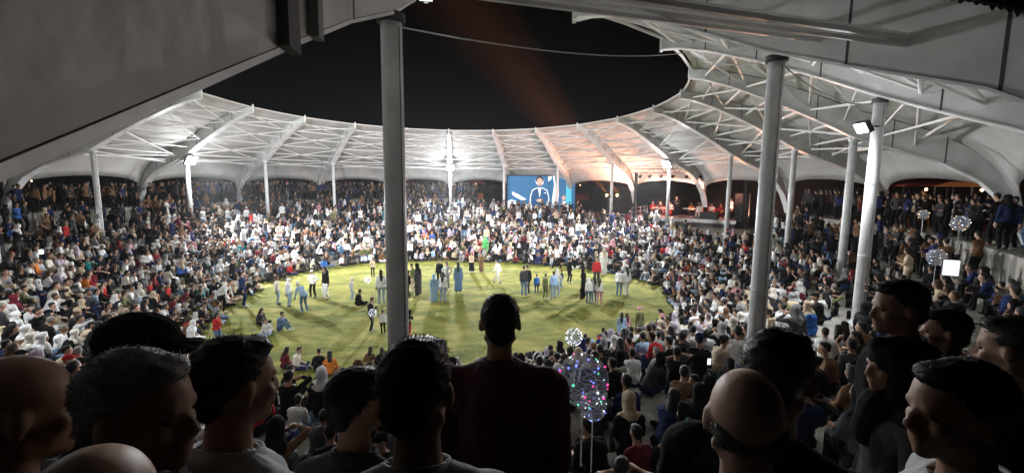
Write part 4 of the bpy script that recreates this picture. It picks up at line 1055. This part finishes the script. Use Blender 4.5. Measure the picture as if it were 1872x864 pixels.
# performers
def sperson(px, y, pose, top, bot, hair, lab, sc=1.25, f=180, hc='black', skirt=False, z=0):
    person(SP_(SX(px), y, z), srz+R_(f), pose, top, bot, hair, hc, sc, skirt, True, lab, 'musicians on the stage')
GOLD = mat('varnished_wood', (.35, .13, .04), .35); KEYW = mat('keyboard_white', (.7, .68, .62), .4)
sperson(1236, 1.2, 'stand_phone', 'black', 'black', 'short', 'singer in black suit standing at the microphone in mid stage', 1.3, 185)
seats_ = [(1178, 3.4, 'red', 'short'), (1197, 3.2, 'maroon', 'short'), (1216, 3.4, 'white', 'short'), (1256, 3.6, 'orange', 'short'), (1276, 2.6, 'white', 'long'), (1296, 3.2, 'white', 'short'), (1312, 2.8, 'maroon', 'short'), (1186, 4.6, 'white', 'short'), (1206, 4.7, 'charcoal', 'long'), (1266, 4.7, 'beige', 'short'), (1288, 4.8, 'red', 'long')]
WHAT = ['guitar', 'keyboard', 'drum', 'keyboard', None, 'guitar', 'guitar', 'music_stand', 'music_stand', 'music_stand', 'music_stand']
ORD = ['first', 'second', 'third', 'fourth', 'fifth', 'sixth', 'seventh', 'eighth', 'ninth', 'tenth', 'eleventh']
for k, (px, y, col, hr) in enumerate(seats_):
    nm = {'guitar': 'with a guitar', 'keyboard': 'behind a keyboard', 'drum': 'behind a drum', None: 'without instrument', 'music_stand': 'behind a music stand'}[WHAT[k]]
    sperson(px, y, 'step', col, 'white' if k == 4 else 'black', hr, 'seated musician in %s top %s, %s of the band' % (col, nm, ORD[k]), 1.28, 180+rnd.uniform(-25, 25), z=0)
    # chair
    ct = empty('chair', SP_(SX(px), y+.02), srz+math.pi, 'red chair under the %s musician of the band' % ORD[k], 'chair', 'chairs of the musicians')
    ct.scale = (1.28,)*3
    m_ = MB(); m_.box((0, 0, .30), (.42, .42, .04)); m_.build('seat', CLOTH['red'], ct); m_ = MB(); m_.box((0, -.23, .62), (.42, .03, .34)); m_.build('backrest', CLOTH['red'], ct)
    for xx in (-.18, .18):
        for yy in (-.18, .18): m_ = MB(); m_.tube((xx, yy, 0), (xx, yy, .28), .015, n=6); m_.build('leg', M_black, ct)
    if WHAT[k] == 'guitar':
        g = empty('guitar', SP_(SX(px), y-.30, .62), srz+R_(180), 'brown guitar on the lap of the %s musician' % ORD[k], 'guitar')
        m_ = MB(); rx = Matrix.Rotation(R_(25), 3, 'Y'); m_.ball(rx @ V(-.16, 0, 0), (.20, .05, .17), 14, 8); m_.ball(rx @ V(.06, 0, 0), (.15, .05, .13), 14, 8); m_.build('body', GOLD, g, True)
        m_ = MB(); m_.box(rx @ V(.45, .01, 0), (.55, .03, .05), M=rx); m_.build('neck', M_black, g)
    elif WHAT[k] == 'keyboard':
        g = empty('keyboard', SP_(SX(px), y-.62, 0), srz, 'pale electric keyboard on a stand before the %s musician' % ORD[k], 'keyboard'); g.scale = (1.2,)*3
        m_ = MB(); m_.box((0, 0, .72), (1.25, .34, .10)); m_.build('case', KEYW, g); m_ = MB(); m_.tube((-.45, 0, 0), (.45, 0, .67), .02); m_.tube((.45, 0, 0), (-.45, 0, .67), .02); m_.build('stand', M_black, g)
    elif WHAT[k] == 'drum':
        g = empty('drum', SP_(SX(px), y-.55, 0), srz, 'red-shelled drum before the third musician', 'drum')
        m_ = MB(); m_.tube((0, 0, .25), (0, 0, .62), .24, n=20); m_.build('shell', CLOTH['red'], g); m_ = MB(); m_.tube((0, 0, .62), (0, 0, .635), .25, n=20); m_.build('drumhead', M_white, g)
        for a in range(3): m_ = MB(); m_.tube((0, 0, .25), (.3*math.cos(a*2.1), .3*math.sin(a*2.1), 0), .012); m_.build('leg', M_black, g)
    elif WHAT[k] == 'music_stand':
        g = empty('music_stand', SP_(SX(px), y-.55, 0), srz, 'music stand before the %s musician' % ORD[k], 'music stand', 'music stands'); g.scale = (1.25,)*3
        m_ = MB(); m_.box((0, 0, 1.0), (.46, .02, .32), M=Matrix.Rotation(R_(20), 3, 'X')); m_.build('desk', M_black, g); m_ = MB(); m_.tube((0, 0, 0), (0, 0, .95), .014); m_.tube((-.25, 0, .01), (.25, 0, .01), .012); m_.build('post', M_black, g)
g = empty('microphone_stand', SP_(SX(1236), .75), srz, 'slim microphone stand before the singer', 'mic stand')
m_ = MB(); m_.tube((0, 0, 0), (0, 0, 1.5), .012); m_.tube((0, 0, 0), (0, 0, .02), .15, n=16); m_.build('pole', M_black, g); m_ = MB(); m_.ball((0, .05, 1.53), .035); m_.build('microphone', M_black, g)
sperson(1333, 1.6, 'stand', 'white', 'black', 'short', 'man in white shirt standing by the loudspeaker stack', 1.25, 120)
for k, (px, w) in enumerate(((1352, 1.2),)):
    for j in range(3):
        g = empty('loudspeaker', SP_(SX(px), 1.0, -dh+.0+j*1.12 if j else -dh), srz, 'black loudspeaker, %s of the stack beside the stage' % ['bottom', 'middle', 'top'][j], 'loudspeaker', 'stacked loudspeakers')
        m_ = MB(); m_.box((0, 0, .55), (w, .8, 1.1)); m_.build('cabinet', M_black, g)
        for z in (.3, .8): m_ = MB(); m_.tube((0, -.40, z), (0, -.425, z), .20, .17, 18); m_.build('cone', mat('speaker_cone', (.06, .06, .06), .4), g)
g = empty('monitor_box', SP_(SX(1299), .45), srz, 'dark low stage box at the front edge', 'stage box'); m_ = MB(); m_.box((0, 0, .35), (1.6, .6, .7)); m_.build('case', M_black, g); m_ = MB(); m_.box((0, -.31, .35), (1.4, .02, .55)); m_.build('grille', M_joint, g)
# small red sign-like light and stage lights
def lamp_light(kind, p, tgt, en, col, size=60, r=.15, blend=.6, parent=None, name='stage_light'):
    d = bpy.data.lights.new(name, kind); d.energy = en; d.color = col; d.shadow_soft_size = r
    if kind == 'SPOT': d.spot_size = R_(size); d.spot_blend = blend
    o = bpy.data.objects.new(name, d); C.objects.link(o); o.location = p
    q = (Vector(tgt)-Vector(p)).to_track_quat('-Z', 'Y'); o.rotation_euler = q.to_euler(); return o
for px in (1189, 1233, 1282, 1339): lamp_light('SPOT', SP_(SX(px), -.2, tz-.6), SP_(SX(px), 3.4, .5), 30000, (1, .36, .26), 60)
# uplights standing on the stage floor wash the fabric in warm light
for k, x in enumerate((-6.5, -2, 2.5, 7)):
    p = SP_(x, 4.2 if k % 2 else 3.9, .0); o = empty('floor_uplight', p, srz, 'small floor uplight at the rear of the stage, %s from the screen' % ORD[k], 'uplight', 'warm uplights on the stage floor')
    m_ = MB(); m_.tube((0, 0, .06), (0, 0, .28), .13, .15, 14); m_.build('can', M_black, o); m_ = MB(); m_.tube((0, 0, .28), (0, 0, .29), .12, n=14); m_.build('lens', mat('warm_lens', (1, .5, .3), .3, emit=(1, .5, .3), estr=8), o)
    lamp_light('SPOT', (p[0], p[1], p[2]+.32), SP_(x*1.7, -2.5, 7.5), 11500, (1, .48, .31), 125, .3, 1)
# amber moving heads beside the stage
for k, (px, py) in enumerate(((1112, 358), (1131, 358))):
    p = at_d(px, py, 45); o = empty('beam_light', (p[0], p[1], ZC), srz, ['amber beam light on a stand, farther from the stage', 'amber beam light on a stand, closer to the stage'][k], 'beam light', 'amber beam lights')
    h = p[2]-ZC; m_ = MB(); m_.tube((0, 0, 0), (0, 0, h-.2), .04); m_.box((0, 0, .04), (.6, .6, .08)); m_.build('stand', M_black, o)
    m_ = MB(); m_.tube((.1, .1, h-.1), (-.08, -.12, h+.06), .17, .15, 14); m_.build('head', M_black, o); m_ = MB(); m_.ball((-.09, -.14, h+.06), .13, 12, 8); m_.build('lens', mat('amber_lens', (1, .5, .12), .3, emit=(1, .55, .15), estr=18), o)
    tg = at_d(850 if k == 0 else 900, 40, 24)
    b = lamp_light('SPOT', (p[0]-.1, p[1]-.35, p[2]+.1), tg, 420000, (1, .30, .12), 9, .1, .8)
# red illuminated sign block near the stage
o = empty('red_light_box', at_d(1364, 378, 44), srz, 'small glowing red light box beside the loudspeakers', 'light box'); m_ = MB(); m_.box((0, .05, 0), (.42, .06, .42)); m_.build('case', M_black, o); m_ = MB(); m_.box((0, 0, 0), (.36, .03, .36)); m_.build('panel', mat('red_panel', (1, .1, .1), .4, emit=(1, .12, .12), estr=2.5), o)

# ------------------------------------------------------------------ cables
def sagline(name, pts, r, lab, cat, m=M_rubber, sag=.5):
    mb = MB(); P_ = []
    for a, b in zip(pts, pts[1:]):
        a, b = Vector(a), Vector(b)
        for k in range(16):
            t_ = k/16; v = a.lerp(b, t_); v.z -= sag*4*t_*(1-t_); P_.append(v)
    P_.append(Vector(pts[-1]))
    for a, b in zip(P_, P_[1:]): mb.tube(a, b, r, n=6)
    return tag(mb.build(name, m), lab, cat)
cA = ring(0, R0); cB = ring(1, R0); cC = ring(2, R0)
zA, zB_, zC_ = EYE+2.15, EYE+2.3, EYE+2.4
sagline('cable', [(cA[0]+.1, cA[1]+.1, zA-.05), tuple(at_d(1260, 96, 13)), (cB[0], cB[1], zB_)], .011, 'thin pale cable hanging from the thick column across the night sky', 'cable', mat('grey_cable', (.35, .35, .35), .6), .22)
sagline('cable', [(cB[0], cB[1], zB_-.02), (cC[0], cC[1], zC_-.02)], .014, 'drooping cable between the dark column and the near lamp column', 'cable', mat('grey_cable', (.35, .35, .35), .6), .35)
# electrical boxes on two columns
for i, zz in ((15, 2.2), (8, 1.8)):
    p = ring(i, R0); n_ = (CAM[:2]-p)/np.hypot(*(CAM[:2]-p)); o = empty('junction_box', (p[0]+n_[0]*.2, p[1]+n_[1]*.2, ZC+zz), math.atan2(n_[1], n_[0])+math.pi/2, 'grey junction box on '+COLN[i], 'junction box', 'junction boxes'); m_ = MB(); m_.box((0, 0, 0), (.28, .14, .4)); m_.build('case', M_rib, o); m_ = MB(); m_.box((0, -.08, 0), (.24, .02, .34)); m_.build('lid', M_white, o)

# ------------------------------------------------------------------ awnings outside the arches
M_aw = [mat('red_awning', (.45, .06, .03), .8), mat('orange_awning', (.6, .2, .05), .8)]
for k, (px, py, d, c) in enumerate(((1690, 372, 24, 0), (1790, 386, 22, 1), (1850, 376, 26, 0), (735, 345, 66, 1), (60, 350, 45, 0), (870, 346, 68, 0), (1060, 352, 66, 1), (640, 350, 66, 0), (260, 352, 56, 1))):
    p = at_d(px, py, d); g0 = ZP if not stage_side(0) else ZC
    o = empty('vendor_stall', (p[0], p[1], ZP-.3), srz+rnd.uniform(-1, 1), '%s vendor stall awning glowing outside, %s' % (['red', 'orange'][c], ['before the dark stand arch', 'beside the dark stand at its end', 'farthest along the dark stand', 'behind the far crowd near the thick column', 'beyond the side stand', 'behind the far crowd before the screen', 'between screen and stage', 'far behind three slim columns', 'behind the rib foot by the lamp column'][k]), 'stall', 'vendor stalls outside the arches')
    m_ = MB(); hh = 2.4; vs = [(-1.5, -1.2, hh), (1.5, -1.2, hh), (1.5, 1.2, hh), (-1.5, 1.2, hh), (0, 0, hh+.7)]
    m_.add(vs, [(0, 1, 4), (1, 2, 4), (2, 3, 4), (3, 0, 4)]); m_.build('awning', M_aw[c], o)
    for xx in (-1.4, 1.4):
        for yy in (-1.1, 1.1): m_ = MB(); m_.tube((xx, yy, 0), (xx, yy, hh), .03); m_.build('leg', M_black, o)
    m_ = MB(); m_.box((0, -.6, .45), (2.4, .6, .9)); m_.build('counter', M_aw[1-c], o)
    m_ = MB(); m_.ball((0, 0, hh-.15), .07); m_.build('bulb', mat('warm_bulb', (1, .6, .3), .3, emit=(1, .5, .2), estr=12), o)
    d_ = bpy.data.lights.new('bulb_light', 'POINT'); d_.energy = 25; d_.color = (1, .5, .22); d_.shadow_soft_size = .07; l = bpy.data.objects.new('bulb_light', d_); C.objects.link(l); l.parent = o; l.location = (0, 0, hh-.3)

# ------------------------------------------------------------------ people close to the camera
def ground_at(x, y):
    # outside ring only: radius factor of the column oval
    best = min((abs(math.atan2(*(ring(q/10, 1.0)[::-1]))-math.atan2(y, x)), q/10) for q in range(0, 200))
    i = best[1]; rho = math.hypot(x, y)/math.hypot(*ring(i, R0))
    if rho > OUT[4]: return ZP
    for k in range(3, -1, -1):
        if rho >= OUT[k]: return ZO[k]
    return ZC-.3
def blades(hm_co, n, hd, ln, mb, curl=0.0):
    for k in range(n):
        v = hm_co[rnd.randrange(len(hm_co))]; c = Vector(v); d = (c-hd).normalized()+V(rnd.gauss(0, .5), rnd.gauss(0, .5)-.1, rnd.gauss(0, .5)-.25)
        d.normalize(); L = ln*rnd.uniform(.5, 1.3)*(2.6 if rnd.random() < .10 else 1); s = d.cross(V(rnd.random(), rnd.random(), rnd.random())).normalized()*.0011
        m = c+d*L*.6+V(0, 0, -curl*L*.3)
        mb.add([c-s-d*.004, c+s-d*.004, m+s*.7, m-s*.7, c+d*L+V(0, 0, -curl*L)], [(0, 1, 2, 3), (3, 2, 4)])
CLOTH['plaid'] = bpy.data.materials.new('plaid_shirt_cloth'); _p = CLOTH['plaid']; _p.use_nodes = True; _n = _p.node_tree
_tc = _n.nodes.new('ShaderNodeTexCoord'); _bs = _n.nodes['Principled BSDF']; prev = None
for ax, sc_ in (('X', 3.2), ('Z', 3.2)):
    w = _n.nodes.new('ShaderNodeTexWave'); w.bands_direction = ax; w.inputs['Scale'].default_value = sc_; w.inputs['Distortion'].default_value = .4
    _n.links.new(_tc.outputs['Object'], w.inputs['Vector']); rr = _n.nodes.new('ShaderNodeValToRGB'); rr.color_ramp.elements[0].position = .55; rr.color_ramp.elements[1].position = .95
    rr.color_ramp.elements[0].color = (.16, .19, .18, 1); rr.color_ramp.elements[1].color = (.34, .36, .34, 1) if ax == 'X' else (.05, .07, .07, 1); _n.links.new(w.outputs['Fac'], rr.inputs[0])
    if prev:
        mx = _n.nodes.new('ShaderNodeMix'); mx.data_type = 'RGBA'; mx.inputs[0].default_value = .5; _n.links.new(prev.outputs[0], mx.inputs[6]); _n.links.new(rr.outputs[0], mx.inputs[7]); _n.links.new(mx.outputs[2], _bs.inputs['Base Color'])
    prev = rr
_bs.inputs['Roughness'].default_value = .85

CLOTH['dark maroon'] = mat('dark_maroon_cloth', (.07, .012, .016), .9, bump=.3, bscale=14)
def front_person(px, py, d, body, head, hair, top, lab, hairc='black', long=True, w=1.0, collar=None, nod=.12, armsup=False, hs=1.0, bald=False, fuzz=2600, skin=None, floor=None):
    """px, py: centre of the skull in the photograph; d: metres from the camera; body / head: heading in degrees"""
    p = at_d(px, py, d); gz = ground_at(p[0], p[1]) if floor is None else floor
    pose = dict(kind='stand', handL=(-.24, .06, .78), handR=(.24, .04, .78), footL=(-.12, -.02, .09), footR=(.11, .04, .09), headlean=.12, shw=.186*w, shortneck=.012, drop=.035)
    if armsup: pose['handR'] = (.30, .42, 1.18); pose['elb'] = {'L': V(-1, -.4, 0), 'R': V(1, -.2, -.6)}
    hR = Matrix.Rotation(R_(head-body), 3, 'Z') @ Matrix.Rotation(-nod, 3, 'X')
    g = dict(long=long, w=w, seed=px*.01, fold=.2)
    me, idx, J, M = body_mesh(pose, g, vox=.0095, decim=.6, headR=hR)
    hj = J['head']; sc = (p[2]-gz)/hj.z
    co, fs = to_arrays(me); hb = add_hands(me, idx, J)
    mb = MB(); mb.add(co.tolist(), fs); mb.mi = idx.tolist(); mb.add(hb.v, hb.f, 0)
    for s in (-1, 1):
        mb.ball(hj+hR @ V(s*.031, .0665, .004), .0095, 10, 8, 4)
    m2 = mb.mesh('person', True)
    for q in (skin or SKIN[1], CLOTH[top], CLOTH['black'], M_shoe, M_eye): m2.materials.append(q)
    o = link('person', m2); rz = R_(body)-YAW
    off = Matrix.Rotation(rz, 3, 'Z') @ (Vector((hj.x, hj.y, 0))*sc)
    o.location = (p[0]-off.x, p[1]-off.y, gz); o.rotation_euler = (0, 0, rz); o.scale = (sc,)*3
    tag(o, lab, 'person', 'spectators standing close by', 'thing')
    # shirt: its own shell over the body, ending at collar, cuffs and hem
    keep = [k for k, r in enumerate(idx) if r == 1]
    sh = bmesh.new(); sh.from_mesh(me); sh.faces.ensure_lookup_table(); ks = set(keep)
    bmesh.ops.delete(sh, geom=[f for f in sh.faces if f.index not in ks], context='FACES')
    sh.normal_update()
    for v in sh.verts: v.co += v.normal*.004
    ms = bpy.data.meshes.new('shirt'); sh.to_mesh(ms); sh.free(); ms.polygons.foreach_set('use_smooth', [True]*len(ms.polygons)); ms.materials.append(CLOTH[top])
    s_o = link('shirt', ms, o); sd = s_o.modifiers.new('s', 'SOLIDIFY'); sd.thickness = .006; sd.offset = 1
    if collar or hair != 'scarf':
        collar = collar or top
        cb = MB(); nk = J['neck']; n = 28
        P_ = lambda a, r, z: nk+V(math.cos(a)*r, math.sin(a)*r*1.05+.01, z-(.03*math.sin(a)))
        cb.add([P_(2*math.pi*k/n, .088, -.05) for k in range(n)]+[P_(2*math.pi*k/n, .074, .0) for k in range(n)], [(k, (k+1) % n, n+(k+1) % n, n+k) for k in range(n)])
        c_o = cb.build('collar', CLOTH[collar], o, True); sd = c_o.modifiers.new('s', 'SOLIDIFY'); sd.thickness = .008
    if bald:
        kb = MB()
        for s in (-1, 1): kb.capsule(hj+hR @ V(s*.066, -.012, -.002), hj+hR @ V(s*.052, -.058, -.012), .013, .022, 10)
        kb.capsule(hj+hR @ V(-.042, -.066, -.022), hj+hR @ V(.042, -.066, -.022), .027, .027, 10)
    else: kb = hair_prims(hair, J, hR)
    hm = remesh(kb, .0085, None, 2); n = len(hm.vertices); hc = np.empty(n*3); hm.vertices.foreach_get('co', hc); hc = hc.reshape(-1, 3)
    if hair != 'scarf':
        nz = np.sin(hc[:, 0]*130)*np.sin(hc[:, 1]*90+hc[:, 2]*110)+.5*np.sin(hc[:, 2]*210+hc[:, 1]*170)
    else: nz = 1.3*np.sin(hc[:, 2]*55+hc[:, 0]*30)*np.sin(hc[:, 1]*40)
    nv = hc-np.array(hj); nv /= np.linalg.norm(nv, axis=1)[:, None]; hc = hc+nv*(nz*.0022)[:, None]
    hm.vertices.foreach_set('co', hc.ravel())
    hcm = CLOTH[hairc] if hair in ('scarf', 'cap') else HAIRC[hairc]
    hco, hfs = to_arrays(hm); hbm = MB(); hbm.add(hco.tolist(), hfs)
    if hair not in ('scarf', 'cap'): blades(hc.tolist(), fuzz, hj, .0048 if hair == 'short' else .02, hbm)
    hm2 = hbm.mesh('hair', True); hm2.materials.append(hcm)
    ho = link({'scarf': 'headscarf', 'cap': 'cap'}.get(hair, 'hair'), hm2, o)
    return o
RIGHT, LEFT = -90, 90
FRONT = [
 (32, 752, .92, -20, -35, 'short', 'black', 'balding man at the lower corner, head cut by the frame', dict(bald=True, hairc='grey')),
 (172, 962, .64, 0, 10, 'short', 'charcoal', 'shiny bald crown of a man at the bottom edge', dict(bald=True, hairc='grey')),
 (262, 752, .89, -60, -88, 'short', 'black', 'older man with grey hair in profile, nose towards the field', dict(hairc='grey', w=1.05)),
 (262, 655, 1.22, -70, -80, 'cap', 'black', 'man in a black cap with its brim above the older man', dict(hairc='black')),
 (434, 700, 1.12, -20, -35, 'short', 'pale grey', 'man with cropped dark hair in a grey t-shirt, arm raised', dict(long=False, armsup=True)),
 (655, 735, 1.35, -10, -40, 'short', 'charcoal', 'boy with dark hair and bright cheek rim, shorter than his neighbour', dict(w=.9)),
 (765, 712, 1.02, 5, -12, 'short', 'plaid', 'tall man with flat dark hair in a grey plaid shirt', dict(w=1.0)),
 (914, 590, 1.78, 0, 3, 'short', 'dark maroon', 'man in dark maroon shirt standing in the middle, seen from behind', dict(w=1.17, collar='dark maroon')),
 (1265, 790, 2.3, 10, 15, 'scarf', 'teal', 'woman in dark teal headscarf beside the bald man', dict(hairc='teal', w=.95)),
 (1362, 768, .98, -15, -20, 'short', 'black', 'bald older man in dark suit and white collar', dict(bald=True, hairc='grey', collar='white', skin=SKIN[2])),
 (1425, 685, 1.15, -40, -50, 'short', 'black', 'man with wavy dark hair behind the bald man', dict(hairc='black', w=1.1)),
 (1640, 562, 1.92, 60, 78, 'short', 'black', 'bearded tall man in black facing the field, profile to one side', dict(w=1.15)),
 (1724, 605, 2.1, 40, 60, 'short', 'black', 'man in black just behind the tall profile man', dict(w=1.1)),
 (1628, 668, 1.75, 70, 84, 'scarf', 'charcoal', 'shorter woman in black headscarf with dim face in profile', dict(hairc='black', w=.9)),
 (1744, 750, 1.03, 60, 84, 'short', 'pale grey', 'man with white t-shirt and lit forehead in profile', dict(long=False, w=1.05)),
 (1850, 640, 1.5, 30, 30, 'short', 'black', 'dark figure at the frame edge behind the white t-shirt', dict(w=1.1)),
]
for px, py, d, b, h, hr, top, lab, kw in FRONT: front_person(px, py, d, b, h, hr, top, lab, **kw)

# women and men a few metres down, seen from behind
NEARP = [
 (1104, 806, 3.8, 'scarf', 'grey', 'off-white', 'woman in grey headscarf and off-white coat beside the lit balloon'),
 (1160, 842, 4.0, 'scarf', 'off-white', 'charcoal', 'woman in off-white headscarf low beside the grey-scarfed woman'),
 (1207, 842, 4.8, 'long', 'brown', 'maroon', 'person with brown hair and maroon top below the lavender headscarf'),
 (1218, 775, 3.9, 'scarf', 'lavender', 'black', 'woman in lavender headscarf and black coat beside the dark teal woman'),
 (1150, 700, 4.6, 'scarf', 'black', 'black', 'woman in black headscarf and black coat above the off-white headscarf'),
 (1213, 705, 5.2, 'short', 'brown', 'brown', 'man with brown hair and tan-brown jacket in the near crowd'),
 (1267, 688, 5.0, 'hat', 'black', 'black', 'person with a black hat in the near crowd'),
 (1160, 655, 6.2, 'scarf', 'pale grey', 'pale grey', 'woman in pale grey headscarf and pale grey top in the near crowd'),
 (1205, 646, 6.8, 'scarf', 'yellow', 'black', 'woman in bright yellow headscarf'),
 (1236, 672, 6.0, 'scarf', 'pale grey', 'charcoal', 'woman in pale grey headscarf next to the black hat'),
 (1012, 640, 5.0, 'short', 'black', 'white', 'dark-haired man in white shirt beside the maroon-shirt man'),
 (992, 612, 8.2, 'short', 'black', 'white', 'man in white shirt standing above the near crowd'),
 (1205, 608, 9.6, 'short', 'black', 'charcoal', 'man in charcoal jacket standing at the near grass edge'),
 (1290, 628, 7.0, 'scarf', 'beige', 'beige', 'woman in beige headscarf and beige top in the near crowd'),
 (853, 662, 6.6, 'scarf', 'red', 'maroon', 'person with a red headscarf just beside the maroon-shirt man'),
 (830, 632, 9.0, 'short', 'black', 'black', 'man in black, one of a pair at the near grass edge, farther from maroon man'),
 (858, 632, 9.0, 'short', 'black', 'navy', 'man in navy, one of a pair at the near grass edge, by maroon man'),
]
def ground_any(x, y):
    # nearest point of the terrace profile
    best = None
    a = math.atan2(y, x)
    for q in range(0, 400):
        i = q/20.; c = ring(i, R0); f = field(i); d = c-f; L2 = d @ d; t = ((np.array([x, y])-f) @ d)/L2; e = np.hypot(*(f+d*t-np.array([x, y])))
        if best is None or e < best[0]: best = (e, t)
    t = best[1]
    if t < 0: return 0.0
    if t >= 1: return ground_at(x, y)
    return RISE*(sum(1 for k in range(NS) if TK[k] <= t))
for px, py, d, hr, hc, top, lab in NEARP:
    p = at_d(px, py, d); g0 = ground_any(p[0], p[1]); h = p[2]-g0
    pose, hj = ('stand', 1.585) if h > 1.25 else ('step', 1.08)
    if pose == 'step': g0 -= .30 ; h += .30
    if h < .8: pose, hj, g0, h = 'cross', .76, g0+.3, h-.3
    sc = min(1.15, max(.72, h/hj))
    person((p[0], p[1], g0 if sc > .72 else p[2]-.72*hj), rnd.uniform(-.3, .3)-.1, pose, top, 'black', hr, hc, sc, False, True, lab, 'spectators below the camera')
print('persons', sum(1 for o in bpy.data.objects if o.get('category') == 'person'))
